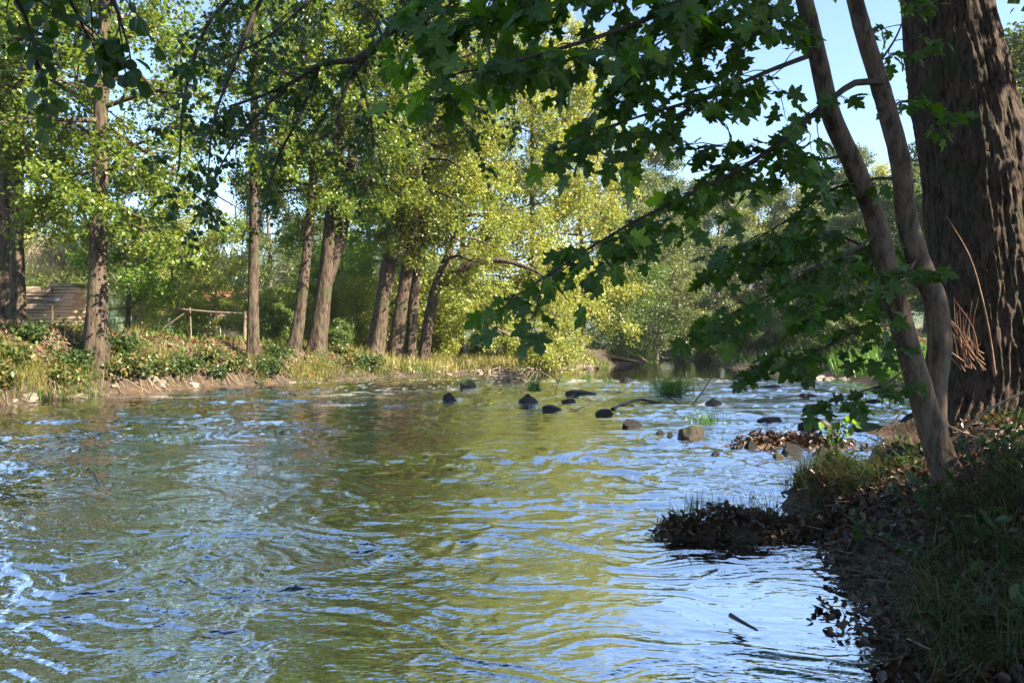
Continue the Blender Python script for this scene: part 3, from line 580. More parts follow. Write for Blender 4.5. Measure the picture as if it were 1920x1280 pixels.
# ------------------------------------------------------------------ big dark trunk on the near bank
BT = np.array([4.42, 7.15, gz(4.42, 7.15)-.25])
line = [(1868, 850, 7.15, .58), (1862, 700, 7.15, .56), (1846, 500, 7.15, .535), (1828, 330, 7.15, .50), (1800, 150, 7.15, .46), (1772, 0, 7.15, .42), (1740, -200, 7.15, .38), (1700, -450, 7.2, .32), (1680, -900, 7.4, .22), (1690, -1500, 7.6, .05)]
bpts = PS([l[:3] for l in line])-BT; bpts[0] = (0, 0, 0); brad = np.array([l[3] for l in line])*.93
big = thing('alder_tree', 'massive dark furrowed trunk leaning over the maple on the near bank', 'tree', tuple(BT))
g = np.random.default_rng(5)
q = resample(np.column_stack([bpts, brad]), 2000); ix = np.unique(np.concatenate([np.linspace(0, 640, 270), np.linspace(640, 1999, 36)]).astype(int)); NR = len(ix); q = q[ix]; SD = 280; k = ix/1999.
q[:, 3] *= 1+.42*np.exp(-k/.022)
V, Q = tubes(q[:, :3], q[:, 3], SD); c = np.repeat(q[:, :3], SD, 0); th = np.tile(np.arange(SD)/SD*2*np.pi, NR)
Lh = np.repeat(np.concatenate([[0], np.cumsum(np.linalg.norm(np.diff(q[:, :3], axis=0), axis=1))]), SD); kk = np.repeat(k, SD)
cx, cy = np.cos(th), np.sin(th); warp = .35*fbm(cx*3, cy*3, Lh*1.5, 2, 77)
rdg = 1-np.abs(fbm(cx*9+warp, cy*9+warp, Lh*2.4, 2, 70)); pl = 1-np.abs(vnoise(cx*14, cy*14, Lh*7, 75))
disp = .06*fbm(cx*1.4, cy*1.4, Lh*.8, 3, 71)+.085*(rdg-.75)+.01*fbm(cx*30, cy*30, Lh*22, 2, 73)
wx_ = .5*vnoise(cx*5, cy*5, Lh*3, 79); fur = np.abs(vnoise(cx*15+wx_, cy*15+wx_, Lh*1.6, 81)); fur2 = np.abs(vnoise(cx*19+wx_, cy*19, Lh*5, 83))
disp -= .028*np.exp(-(fur/.14)**2)+.020*np.exp(-(fur2/.18)**2)
disp += .55*np.exp(-kk/.02)*np.maximum(np.sin(th*4+.9)*.6+np.sin(th*7+2)*.4, -.1)
burl = np.exp(-(((th-1.2) % (2*np.pi))/.5)**2-((Lh-1.6)/.25)**2); disp += .1*burl
obj('trunk', mesh('trunk', c+(V-c)*(1+disp)[:, None], Q, M['bigbark'], True), big)
# crown far above the frame
T, lb, LV = gen_tree(g, bpts, brad, nl=34, t0=.42, L=5.2, el=(0, 45), droop=.1, sub=8, tw=6, nleaf=14, lsize=.17, spread=.28, profile=[.9, 1, 1, .8, .4])
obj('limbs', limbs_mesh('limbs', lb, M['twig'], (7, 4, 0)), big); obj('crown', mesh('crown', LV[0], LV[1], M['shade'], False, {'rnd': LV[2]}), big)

# leaf meshes shared by single leaves
def round_leaf(seed, mt):
    g = np.random.default_rng(seed); n = 14; a = np.linspace(0, 2*np.pi, n, endpoint=False)+np.pi
    xx = np.sin(a)*.40*(1+.05*g.normal(size=n)); yy = .5+np.cos(a)*.5*(1+.03*g.normal(size=n)); yy = np.where(yy > .9, yy-.06, yy)
    zz = .28*np.abs(xx)-.12*yy**2
    V = np.column_stack([xx, yy, zz]); V = np.vstack([V, [0, .5, -.03]])
    Fc = np.array([[i, (i+1) % n, n] for i in range(n)])
    st = np.array([[-.012, -.3, .03], [.012, -.3, .03], [.012, .02, 0], [-.012, .02, 0]])
    return mesh('leaf', np.vstack([V, st]), [Fc, np.array([[n+1, n+2, n+3, n+4]])], mt, False, {'rnd': np.full(n+5, g.random())})
def maple_leaf(seed, mt):
    g = np.random.default_rng(seed)
    hf = [(.02, 0), (.12, -.07), (.27, -.05), (.38, .02), (.47, .02), (.40, .10), (.36, .18), (.29, .23), (.38, .29), (.44, .37), (.55, .43), (.57, .53), (.46, .52), (.38, .57), (.29, .54), (.20, .53), (.23, .65), (.25, .76), (.17, .79), (.12, .88), (0, 1.0)]
    hf = np.array(hf); lf_ = hf[-2::-1].copy(); lf_[:, 0] *= -1; o = np.vstack([hf, lf_])+g.normal(0, .012, (len(hf)*2-1, 2))
    n = len(o); curl = g.uniform(-.05, .25)
    def zf(p): return .22*np.abs(p[:, 0])-curl*p[:, 1]**2*.8-.25*np.maximum(np.abs(p[:, 0])-.3, 0)+.03*np.sin(p[:, 0]*18+p[:, 1]*9)
    pts = np.vstack([o, [[0, .30]]]); V = np.column_stack([pts, zf(pts)])
    Fc = np.array([[i, (i+1) % n, n] for i in range(n)])
    st = np.array([[-.012, -.55, .06], [.012, -.55, .06], [.014, .02, 0], [-.014, .02, 0]])
    return mesh('leaf', np.vstack([V, st]), [Fc, np.array([[n+1, n+2, n+3, n+4]])], mt, False, {'rnd': np.full(n+5, g.random())})
RL = [round_leaf(i, M['shade']) for i in range(4)]; ML = [maple_leaf(i, M['maple']) for i in range(6)]
def leaf_matrix(p, axis, nrm, s):
    a = norm(np.asarray(axis)); n_ = np.asarray(nrm)-a*np.dot(nrm, a); n_ = norm(n_); x_ = np.cross(a, n_)
    m_ = Matrix(((x_[0], a[0], n_[0], 0), (x_[1], a[1], n_[1], 0), (x_[2], a[2], n_[2], 0), (0, 0, 0, 1)))
    return Matrix.Translation(p) @ m_ @ Matrix.Diagonal((s, s, s, 1))
def put_leaves(root, L, meshes, g, stem_off, mt, limit=300):
    """L: list of (point, axis, normal, size). The largest in view become single objects, the rest one mesh."""
    base = np.array(root.location)
    def shown(l):
        p = l[0]+base
        if p[1] < .3: return 0
        u = U0+F*p[0]/p[1]; v = V0-F*(p[2]-H)/p[1]
        return l[3]/p[1] if (-20 < u < 1940 and -20 < v < 1300) else 0
    L = sorted(L, key=shown, reverse=True)
    for l in L[:limit]:
        o = bpy.data.objects.new('leaf', meshes[int(g.integers(len(meshes)))]); link(o, root)
        o.matrix_local = leaf_matrix(l[0]+norm(l[1])*stem_off*l[3], l[1], l[2], l[3])
    if len(L) > limit:
        Vs = []; Fs = {}; A = []; n0 = 0
        for l in L[limit:]:
            me = meshes[int(g.integers(len(meshes)))]; v_ = np.array([q.co[:] for q in me.vertices]); mm = np.array(leaf_matrix(l[0]+norm(l[1])*stem_off*l[3], l[1], l[2], l[3]))
            Vs.append(v_@mm[:3, :3].T+mm[:3, 3]); A.append(np.full(len(v_), g.random()))
            for p_ in me.polygons: Fs.setdefault(len(p_.vertices), []).append([j+n0 for j in p_.vertices])
            n0 += len(v_)
        obj('foliage', mesh('foliage', np.vstack(Vs), [np.array(f) for f in Fs.values()], mt, False, {'rnd': np.concatenate(A)}), root, kind='stuff')

# drooping limbs of the big alder crossing the top of the view (round leaves about 6 cm)
def twig_spray(base, line, radii, g, step, ln, nodes, size, flat=.5, sub=0, tilt=.6, droop=.25):
    pts = resample(np.column_stack([PS(line)-base, radii]), 26); a = Acc(); V, Q = tubes(pts[:, :3], pts[:, 3], 8); a.add(V, Q); Ls = []
    Ltot = np.linalg.norm(np.diff(pts[:, :3], axis=0), axis=1).sum(); nt_ = int(Ltot/step); sgn = 1
    tw_ = []
    for j in range(nt_):
        s = .12+.88*(j+g.random()*.7)/nt_; k = min(s*25, 24.99); k0 = int(k); p = pts[k0, :3]*(1-k+k0)+pts[k0+1, :3]*(k-k0); t_ = norm(pts[k0+1, :3]-pts[k0, :3])
        side = norm(np.cross(t_, [0, 0, 1.]))*sgn; sgn = -sgn
        d = norm(t_*g.uniform(.2, .9)+side*g.uniform(.5, 1.1)+g.normal(0, flat*.5, 3)*np.array([1, 1, 1])+np.array([0, 0, -droop*.4]))
        l_ = ln*g.uniform(.45, 1.15)*(1-.35*s); tw_.append((p, d, l_))
    tw_.append((pts[-1, :3], norm(pts[-1, :3]-pts[-3, :3]), ln*.5))
    if sub:
        for (p, d, l_) in list(tw_):
            for _ in range(sub):
                f = g.uniform(.25, .8); d2 = norm(d*.6+g.normal(0, .7, 3)+np.array([0, 0, -.2])); tw_.append((p+d*l_*f, d2, l_*.6))
    paths = []
    for (p, d, l_) in tw_:
        s4 = np.linspace(0, 1, 5); path = p+d*(l_*s4)[:, None]+np.cumsum(g.normal(0, .02*l_, (5, 3)), 0); path[0] = p; path[:, 2] -= droop*l_*s4**2; paths.append(path)
        for j in range(nodes):
            f = .25+.75*(j+1)/nodes; k = min(f*4, 3.99); k0 = int(k); q_ = path[k0]*(1-k+k0)+path[k0+1]*(k-k0); td = norm(path[k0+1]-path[k0])
            for sg in ((1, -1) if j < nodes-1 else (0,)):
                sd2 = norm(np.cross(td, [0, 0, 1.]))*sg
                ax = norm(td*.6+sd2*.9+g.normal(0, .3, 3)+np.array([0, 0, -.45])); nr = norm(np.array([0, 0, 1.])+g.normal(0, tilt, 3)+np.array([.1, -1.0, 0])*tilt)
                Ls.append((q_, ax, nr, size*g.uniform(.6, 1.2)))
    paths = np.array(paths); V, Q = tubes(paths, np.full(paths.shape[:2], .0042)*np.linspace(1, .5, 5), 4); a.add(V, Q)
    return a, Ls
g = np.random.default_rng(21); allL = []
D6 = [([(1790, -260, 7.15), (1500, -330, 7.1), (1150, -280, 7.1), (900, -160, 7.1), (775, -5, 7.1), (720, 75, 7.1), (660, 115, 7.0), (600, 120, 6.9), (540, 160, 6.8), (430, 200, 6.6)], (.13, .11, .09, .07, .05, .04, .03, .024, .017, .01)),
      ([(720, 75, 7.1), (670, 130, 7.1), (640, 190, 7.0), (628, 260, 6.9)], (.03, .022, .014, .008)),
      ([(900, -160, 7.1), (700, -120, 7.0), (520, -60, 6.9), (400, 30, 6.8), (350, 160, 6.7), (335, 320, 6.6)], (.05, .04, .03, .02, .014, .008)),
      ([(775, -5, 7.1), (800, 90, 7.4), (850, 190, 7.6), (890, 270, 7.7)], (.03, .02, .012, .006)),
      ([(560, 150, 6.9), (480, 100, 7.2), (420, 60, 7.4)], (.02, .012, .006)),
      ([(1150, -280, 7.1), (1000, -100, 7.6), (930, 60, 8.0), (960, 200, 8.2)], (.05, .03, .018, .008)),
      ([(520, -60, 6.9), (480, 20, 6.6), (440, 120, 6.4), (400, 230, 6.3), (390, 330, 6.3)], (.024, .018, .014, .01, .006)),
      ([(700, -120, 7.0), (620, -40, 6.6), (560, 20, 6.4), (500, 70, 6.3), (420, 110, 6.2)], (.024, .018, .014, .01, .006)),
      ([(540, 160, 6.8), (470, 230, 6.7), (420, 300, 6.6), (380, 400, 6.5)], (.016, .012, .008, .005)),
      ([(720, 75, 7.1), (690, 20, 7.4), (640, -10, 7.6), (580, 0, 7.8), (520, 40, 8)], (.02, .016, .012, .008, .005)),
      ([(660, 115, 7.0), (690, 200, 7.2), (700, 290, 7.3), (680, 370, 7.4)], (.016, .012, .008, .005)),
      ([(600, 120, 6.9), (560, 220, 7.0), (520, 300, 7.1), (500, 370, 7.2)], (.02, .014, .009, .005))]
for line_, rad_ in D6:
    a, Ls = twig_spray(BT, line_, rad_, g, .14, .6, 5, .058, flat=.8, sub=1 if len(allL) > 2500 else 2, tilt=.9, droop=.35)
    obj('limb', a.mesh('limb', M['twig']), big); allL += Ls
put_leaves(big, allL, RL, g, .3, M['shade'])
# pale reddish shoots from the foot of the trunk and one climbing stem
g = np.random.default_rng(31)
def rod(parent, base, pts, r, mt, name, sides=5, n=10):
    q_ = resample(np.column_stack([np.asarray(pts)-base, r]), n); V, Q = tubes(q_[:, :3], q_[:, 3], sides); return obj(name, mesh(name, V, Q, mt, True), parent)
for j in range(26):
    p0 = P(g.uniform(1795, 1850), g.uniform(660, 700), 6.42+g.uniform(-.05, .1)); d = np.array([g.uniform(-.55, -.05), -g.uniform(0, .15), g.uniform(.25, .85)])*g.uniform(.4, 1)
    rod(big, BT, [p0, p0+d*.5+g.normal(0, .02, 3), p0+d+g.normal(0, .05, 3)+np.array([.03, 0, 0])], [.006, .004, .0015], M['sucker'], 'shoot', 4, 7)
for j in range(16):
    p0 = P(g.uniform(1720, 1760), g.uniform(640, 700), 6.55); d = np.array([-g.uniform(.1, .5), -.1, g.uniform(-.1, .35)])*.8
    rod(big, BT, [p0, p0+d*.5, p0+d+g.normal(0, .04, 3)], [.005, .003, .0015], M['sucker'], 'shoot', 4, 6)
rod(big, BT, PS([(1866, 700, 6.4), (1858, 640, 6.42), (1842, 560, 6.45), (1818, 480, 6.48), (1775, 405, 6.5)]), [.009, .008, .007, .005, .002], M['sucker'], 'climbing_stem', 5, 16)
for pp in ([(1920, 735, 5.6), (1850, 770, 5.7), (1780, 830, 5.8), (1700, 880, 5.9)], [(1760, 790, 5.9), (1830, 820, 5.6), (1880, 835, 5.5)]):
    o = rod(None, np.zeros(3), PS(pp), np.linspace(.012, .004, len(pp)), M['drift'], 'dead_branch', 5, 12); tag(o, 'thin bare dead branch leaning against the foot of the dark trunk', 'branch', 'dead branches at the trunk')

# ------------------------------------------------------------------ young maple with two stems
g = np.random.default_rng(41)
MB = np.array([*P(1778, 895, 5.6)[:2], 0]); MB[2] = gz(MB[0], MB[1])-.12
maple = thing('maple_tree', 'young two-stemmed maple spreading broad lobed leaves in front of the dark trunk', 'tree', tuple(MB))
def stem(line_, s):
    q_ = resample(np.array([[*(P(u, v, Y)-MB), wd/F*Y*.5] for u, v, Y, wd in line_]), 120); SD = 28; V, Q = tubes(q_[:, :3], q_[:, 3], SD)
    c_ = np.repeat(q_[:, :3], SD, 0); th = np.tile(np.arange(SD)/SD*2*np.pi, 120); kk = np.repeat(np.arange(120)/119., SD)*18
    d = .06*fbm(np.cos(th)*2, np.sin(th)*2, kk, 3, s)+.05*np.exp(-((kk*1.3 % 2.3-1.1)/.12)**2)
    obj('trunk', mesh('trunk', c_+(V-c_)*(1+d)[:, None], Q, M['maplebark']), maple)
stem([(1782, 905, 5.6, 56), (1752, 820, 5.6, 48), (1728, 740, 5.58, 44), (1700, 640, 5.55, 41), (1668, 520, 5.5, 39), (1640, 410, 5.42, 37), (1600, 310, 5.3, 36), (1560, 220, 5.2, 34), (1536, 120, 5.1, 32), (1508, 0, 5.0, 30), (1470, -160, 4.9, 25), (1430, -360, 4.8, 18), (1420, -560, 4.8, 8)], 1)
stem([(1752, 815, 5.62, 44), (1754, 720, 5.66, 42), (1762, 640, 5.68, 42), (1752, 560, 5.68, 42), (1722, 490, 5.65, 40), (1698, 400, 5.6, 36), (1692, 330, 5.5, 35), (1664, 210, 5.4, 33), (1634, 110, 5.3, 31), (1600, -10, 5.2, 28), (1570, -200, 5.1, 22), (1560, -450, 5.1, 8)], 4)
mL = []
BO = [([(1652, 155, 5.3), (1605, 155, 5.2), (1560, 185, 5.1), (1490, 245, 5.0), (1400, 310, 4.85), (1300, 362, 4.7), (1200, 410, 4.5), (1090, 475, 4.3), (985, 545, 4.2)], .026, .17, .55, .15),
      ([(1530, 100, 5.1), (1450, 130, 4.9), (1330, 180, 4.6), (1210, 215, 4.4), (1090, 255, 4.2)], .018, .17, .50, .15),
      ([(1480, -120, 4.9), (1380, -60, 4.4), (1250, 20, 3.9), (1120, 70, 3.6), (980, 110, 3.4), (850, 140, 3.3)], .02, .14, .48, .145),
      ([(1450, -260, 4.8), (1300, -150, 4.2), (1150, -60, 3.9), (1000, 10, 3.7), (880, 60, 3.7)], .02, .15, .5, .15),
      ([(1652, 430, 5.45), (1600, 470, 5.3), (1530, 500, 5.2), (1440, 555, 5.1), (1345, 600, 5.0)], .014, .17, .5, .155),
      ([(1690, 610, 5.55), (1620, 615, 5.4), (1550, 650, 5.3), (1440, 680, 5.2)], .010, .19, .42, .15),
      ([(1705, 680, 5.55), (1670, 715, 5.4), (1610, 735, 5.3), (1560, 750, 5.2)], .008, .2, .26, .13),
      ([(1440, -300, 4.7), (1250, -160, 4.0), (1050, -90, 3.6), (900, -30, 3.5), (800, 40, 3.5)], .018, .15, .45, .15),
      ([(1500, -40, 5.0), (1420, 10, 4.9), (1330, 60, 4.8), (1220, 120, 4.7), (1130, 190, 4.6)], .014, .17, .45, .15),
      ([(1470, -150, 4.9), (1400, -60, 4.8), (1340, 0, 4.8), (1260, 60, 4.8), (1180, 130, 4.8)], .014, .17, .45, .15),
      ([(1715, 340, 5.55), (1640, 335, 5.5), (1560, 355, 5.5), (1480, 410, 5.5), (1400, 460, 5.4)], .014, .16, .5, .155),
      ([(1750, 560, 5.68), (1650, 480, 5.8), (1560, 440, 5.9), (1460, 465, 5.9), (1370, 490, 5.8)], .014, .17, .5, .155),
      ([(1660, 210, 5.4), (1700, 190, 5.5), (1735, 215, 5.55)], .009, .2, .35, .14),
      ([(1520, 60, 5.05), (1480, 20, 4.9), (1440, 30, 4.7), (1400, 80, 4.5)], .010, .2, .4, .14),
      ([(1640, 130, 5.3), (1680, 70, 5.4), (1700, 20, 5.5)], .010, .2, .36, .14),
      ([(1590, 290, 5.3), (1530, 300, 5.2), (1450, 290, 5.1), (1330, 270, 5.0)], .010, .2, .42, .145),
      ([(1722, 480, 5.6), (1690, 520, 5.3), (1620, 560, 5.2), (1560, 570, 5.1)], .010, .2, .42, .15)]
for line_, r0, step, ln_, sz in BO:
    a, Ls = twig_spray(MB, line_, np.linspace(r0, .004, len(line_)), g, step*.57, ln_, 4, sz*.8, flat=.5, tilt=.7, droop=.22)
    obj('limb', a.mesh('limb', M['twig']), maple); mL += Ls
put_leaves(maple, mL, ML, g, .55, M['maple'])

# alder standing behind the viewpoint, its twigs hanging into the top left corner
g = np.random.default_rng(51)
AB = np.array([-2.6, -2.6, gz(-2.6, -2.6)-.1])
al = thing('alder_tree', 'alder whose dark round leaves hang into the upper corner over the spotted trunk', 'tree', tuple(AB))
ap = np.array([(0, 0, 0), (.1, .2, 2), (.2, .6, 4), (.25, .9, 6.5), (.3, 1, 9)]); ar = np.array([.2, .17, .14, .1, .03])
obj('trunk', trunk_mesh('trunk', ap, ar, M['alderbark'], 18, 40, s=9), al)
T, lb, LV = gen_tree(g, ap, ar, nl=16, t0=.5, L=2.6, lsize=.09, nleaf=9, el=(20, 60), bias=(-.4, -.9, 0)); obj('limbs', limbs_mesh('limbs', lb, M['twig'], (6, 4, 0)), al); obj('crown', mesh('crown', LV[0], LV[1], M['shade'], False, {'rnd': LV[2]}), al)
aL = []
tp_ = AB+ap[2]
for ln_ in ([(-200, -900, .9), (-150, -500, 1.8), (-60, -160, 2.5), (20, -20, 2.7), (60, 60, 2.8), (70, 130, 2.8)], [(-60, -160, 2.5), (60, -80, 2.7), (130, 0, 2.8), (160, 60, 2.9)], [(60, -80, 2.7), (160, -60, 2.8), (215, 10, 2.9), (235, 70, 2.9)]):
    a, Ls = twig_spray(AB, ln_, np.linspace(.016, .004, len(ln_)), g, .09, .28, 4, .066, flat=.8, tilt=.8, droop=.5); obj('limb', a.mesh('limb', M['twig']), al); aL += [l for l in Ls]
rod(al, AB, [tp_, tp_+np.array([.2, .9, .7]), P(-200, -900, .9)], [.05, .035, .016], M['twig'], 'limb', 7, 10)
put_leaves(al, aL, RL, g, .3, M['shade'])

# ------------------------------------------------------------------ stones of the riffle
lab = {3: 'low dark stone just downstream of the round grassy stone', 4: 'flat dark stone touching the right side of the grassy stone', 5: 'flat black stone beside the crooked black branch', 6: 'dark peaked stone downstream of the crooked branch', 10: 'small black stone left of the square mossy block', 11: 'small black stone touching the square mossy block', 12: 'dark stone standing off the front of the leaf islet', 13: 'small mossy stone beside the dark stone off the islet', 14: 'dark stone at the middle of the leaf islet front', 15: 'small dark stone at the leaf islet edge', 16: 'broad black stone at the front of the leaf islet', 17: 'rounded black stone near the islet end by the maple', 19: 'long dark stone behind the log end of the islet', 20: 'barely covered dark stone in the blue riffle behind the islet', 23: 'dark stone under the lowest maple leaves at the pool lip', 24: 'brown stone half hidden by the lowest maple spray', 25: 'nearly drowned stone at the lip of the pool', 26: 'mossy stone at the bar edge beside the tuft', 27: 'low mossy stone under the small bright tuft', 28: 'long mossy stone beside the driftwood heap', 29: 'dark stone near the foot of the maple at the water', 30: 'dark stone at the maple end of the leaf islet', 0: 'dark wet stone with white water at both sides upstream of the riffle', 1: 'pyramid-shaped mossy stone standing in front of the gravel bar', 2: 'round dark stone with a tuft of grass on its edge', 8: 'smooth stone with water pouring over it', 9: 'square mossy stone block at the end of the leaf islet',
       21: 'long flat mossy stone beside the foot of the maple', 22: 'wedge-shaped black stone at the lip of the pool', 7: 'black hump stone beside the leaning twig', 18: 'small stone with a mossy top in front of the leaf islet'}
for j, (rx, ry, rw, rh, mt, dr) in enumerate(RW):
    o = bpy.data.objects.new('river_stone', rk[mt][j % 5]); link(o); o.location = (rx, ry, -.06); o.rotation_euler = (0, 0, 0 if j in (9,) else (j*2.4) % .7-.35); o.scale = (rw, rw*dr, rh+.10)
    txt = {'rockwet': 'dark wet stone in the riffle', 'rockmoss': 'low mossy stone in the riffle', 'rockdry': 'small pale stone among the wet stones'}[mt]
    tag(o, lab.get(j, txt), 'stone', 'stones in the riffle')
g = np.random.default_rng(61)
# stones on the shore of the far bank and the bar
for j in range(70):
    if j < 18: yy = g.uniform(17.5, 31); xx = XL(yy)-g.uniform(-.15, .1); s = g.uniform(.08, .22)
    else: yy = g.uniform(31.5, 41.5); xx = XL(yy)-g.uniform(-.2, 1.5); s = g.uniform(.08, .3)
    o = bpy.data.objects.new('shore_stone', rk['rockdry' if g.random() < .75 else 'rockmoss'][int(g.integers(5))]); link(o); o.location = (xx, yy, max(gz(xx, yy), -.05)+s*.1); o.rotation_euler = (0, 0, g.random()*6); o.scale = (s, s*g.uniform(.6, 1), s*g.uniform(.45, .75))
    tag(o, 'pale stone along the far bank waterline' if j < 18 else 'sunlit stone on the gravel bar', 'stone', 'stones along the far bank' if j < 18 else 'stones of the gravel bar')
for j in range(14):
    p = P(g.uniform(1500, 1600), 712+g.uniform(-1, 6), 29.5+g.uniform(-1, 1)); s = g.uniform(.1, .22); o = bpy.data.objects.new('shore_stone', rk['rockdry'][int(g.integers(5))]); link(o); o.location = (p[0], p[1], .0); o.scale = (s*1.4, s, s*.6)
    tag(o, 'sunlit pale stone on the little spit before the bright grass', 'stone', 'stones before the bright grass')
# stones on the stream bed
a = Acc(); n = 1500; by = g.uniform(2.6, 34, n); f = g.uniform(.03, .97, n); bx = XL(by)*(1-f)+XR(by)*f; bz = ground(bx, by)
oct_ = np.array([(1, 0, 0), (.3, .9, 0), (-.8, .6, 0), (-.9, -.5, 0), (.2, -1, 0), (.2, .1, .6), (0, 0, -.6)]); tri = np.array([(0, 1, 5), (1, 2, 5), (2, 3, 5), (3, 4, 5), (4, 0, 5)])
sz = np.minimum(g.uniform(.03, .13, n), np.maximum(-.09-bz, .005)); rot = g.random(n)*6.28
O = oct_[None]*g.uniform(.75, 1.25, (n, 7, 3))*sz[:, None, None]; X = O[..., 0]*np.cos(rot)[:, None]-O[..., 1]*np.sin(rot)[:, None]; Yy = O[..., 0]*np.sin(rot)[:, None]+O[..., 1]*np.cos(rot)[:, None]
V = np.stack([X+bx[:, None], Yy+by[:, None], O[..., 2]+bz[:, None]], -1).reshape(-1, 3)
a.add(V, (np.arange(n)[:, None, None]*7+tri[None]).reshape(-1, 3), np.repeat(g.random(n), 7))
M['pebble'] = plain('bed_pebble', (.07, .045, .025), (.22, .15, .09), 3, .6)
tag(obj('bed_gravel', a.mesh('bed_gravel', M['pebble'])), 'brown gravel and pebbles lying on the stream bed', 'gravel', kind='stuff')

# ------------------------------------------------------------------ sticks, driftwood, grass tufts
def stick(label, pts, r, mt='wetwood', name='fallen_branch', n=14, group=None, cat='branch', wob=.0):
    pts = np.asarray(pts, float); base = pts[0].copy(); q_ = resample(np.column_stack([pts-base, np.linspace(r, r*.4, len(pts))]), n)
    q_[:, :3] += np.random.default_rng(int(abs(base[0])*1000)).normal(0, wob, (n, 3))
    V, Q = tubes(q_[:, :3], q_[:, 3], 7); o = obj(name, mesh(name, V, Q, M[mt]), loc=tuple(base)); return tag(o, label, cat, group)
def W(u, v, dz=0.): Y = F*H/(v-V0); p = P(u, v, Y); p[2] += dz; return p
stick('crooked black branch lying across the riffle between two stones', [W(1148, 766, .02), W(1180, 758, .05), W(1206, 754, .08), W(1232, 757, .03), W(1255, 753, .09), W(1272, 759, .0)], .045, wob=.015)
pp = W(1297, 760); stick('thin bare twig leaning up out of the riffle beside a hump stone', [pp, pp+[.25, 0, .32], pp+[.52, .05, .72], pp+[.78, .1, 1.05]], .018, n=10)
pp = W(1320, 740); stick('short side twig rising beside the leaning twig', [pp, pp+[-.15, 0, .25], pp+[-.2, 0, .45]], .01, n=8)
pp = W(1075, 770); stick('pale stick resting against the round grassy stone', [pp+[-.45, 0, 0], pp, pp+[.35, .1, .14]], .02, 'drift')
pp = W(1040, 742); stick('bent stalk arching up from the round grassy stone', [pp, pp+[.1, 0, .4], pp+[.3, 0, .7], pp+[.65, 0, .95]], .012, n=10)
pp = W(1560, 822); stick('weathered log end sticking out of the leaf islet', [pp+[-.15, .1, .24], pp+[.0, 0, .12], pp+[.1, -.1, -.04]], .07, 'drift', n=8)
stick('small forked twig caught in the open water', [W(175, 893, .05), W(183, 905, 0), W(192, 913, -.03)], .012, n=6)
stick('bare twig floating near the bank', [W(1370, 1165, .035), W(1392, 1180, .04), W(1420, 1192, .03)], .014, 'wetwood', n=7)
stick('long thin root running along the leaf spit', [W(1415, 1008, .06), P(1480, 1000, 5.75), P(1540, 975, 5.9), P(1600, 955, 6.1)], .022, 'drift', wob=.008)
pp = P(1700, 700, 6.2)
for ln_ in ([(1672, 795, 7.0), (1690, 770, 7.0), (1670, 745, 7.0), (1668, 735, 7.0)], [(1690, 770, 7.0), (1672, 790, 6.9), (1655, 798, 6.9)]):
    stick('bare bent twig standing at the water beside the maple', PS(ln_), .006, 'twig', 'twig', n=8, group='twigs at the maple', cat='twig')
g = np.random.default_rng(71)
dh = thing('driftwood_heap', 'heap of tangled flood sticks at the edge of the gravel bar', 'driftwood', tuple(W(960, 716)))
for j in range(46):
    b0 = np.array([g.normal(0, .55), g.normal(0, .3), g.uniform(.0, .3)]); d = g.normal(size=3)*[1, .5, .35]; d = norm(d)*g.uniform(.4, 1.1)
    q_ = np.array([b0-d*.5, b0+g.normal(0, .04, 3), b0+d*.5]); q_[:, 2] = np.maximum(q_[:, 2], -.02); V, Q = tubes(resample(np.column_stack([q_, [.022, .018, .008]]), 6)[:, :3], np.linspace(.024, .008, 6), 5); obj('stick', mesh('stick', V, Q, M['drift']), dh)
for j in range(34):
    yy = g.uniform(34, 42); xx = XL(yy)-g.uniform(-.3, 1.3); zz = gz(xx, yy); az = g.normal(0, .6); l_ = g.uniform(.4, 1.3); p0 = np.array([xx, yy, max(zz, 0)+.03]); d = np.array([math.cos(az), math.sin(az)*.6, g.uniform(-.02, .3)])*l_
    stick('sun-bleached stick lying on the gravel bar', [p0, p0+d*.5+[0, 0, g.uniform(0, .1)], p0+d], g.uniform(.015, .035), 'drift', 'stick', 7, 'bleached sticks on the bar', 'stick')
stick('dark fallen trunk lying in the shade at the pool edge', [P(1148, 672, 47.5), P(1170, 674, 47), P(1200, 680, 46.5)], .2, 'wetwood', 'fallen_log', cat='log')

def tuft(label, p, n, h, r, mt, seed, lean=.9, wd=.006, group='grass tufts in the stream', name='grass_tuft'):
    g = np.random.default_rng(seed); q_ = g.normal(0, r*.5, (n, 3)); q_[:, 2] = -.02; V, Fc, rn = blades(q_, h*g.uniform(.4, 1.1, n), wd*g.uniform(.6, 1.2, n), g, lean)
    o = obj(name, mesh(name, V, Fc, M[mt], False, {'rnd': rn}), loc=tuple(p)); return tag(o, label, 'grass', group)
pp = W(1262, 739); islet = bpy.data.objects.new('river_stone', rk['rockwet'][2]); link(islet); islet.location = (pp[0], pp[1]+.2, -.08); islet.scale = (.5, .35, .2); tag(islet, 'low dark stone under the bushy grass tuft', 'stone', 'stones in the riffle')
tuft('bushy bright grass tuft growing on a low stone in the riffle', pp+[0, .2, .06], 420, .5, .5, 'lush', 1, 1.3, .009)
tuft('short grass tuft on the round dark stone', W(1003, 757)+[0, .2, .3], 90, .5, .18, 'lush', 2, .5, .008)
tuft('grass tuft on the square mossy stone', W(1322, 822)+[.1, .35, .2], 160, .22, .3, 'lush', 3, .9, .005)
tuft('small bright tuft on the lip of the pool', W(1100, 714)+[0, .1, .05], 90, .28, .25, 'lush', 4, .8, .01); tuft('low bright tuft beside the wedge stone', W(1140, 716)+[0, .1, 0], 60, .22, .2, 'lush', 5, .8, .01)
tuft('yellow-green tuft at the very tip of the gravel bar', np.array([5.0, 41.6, gz(5.0, 41.6)]), 160, .6, .5, 'grass', 6, .9, .016)
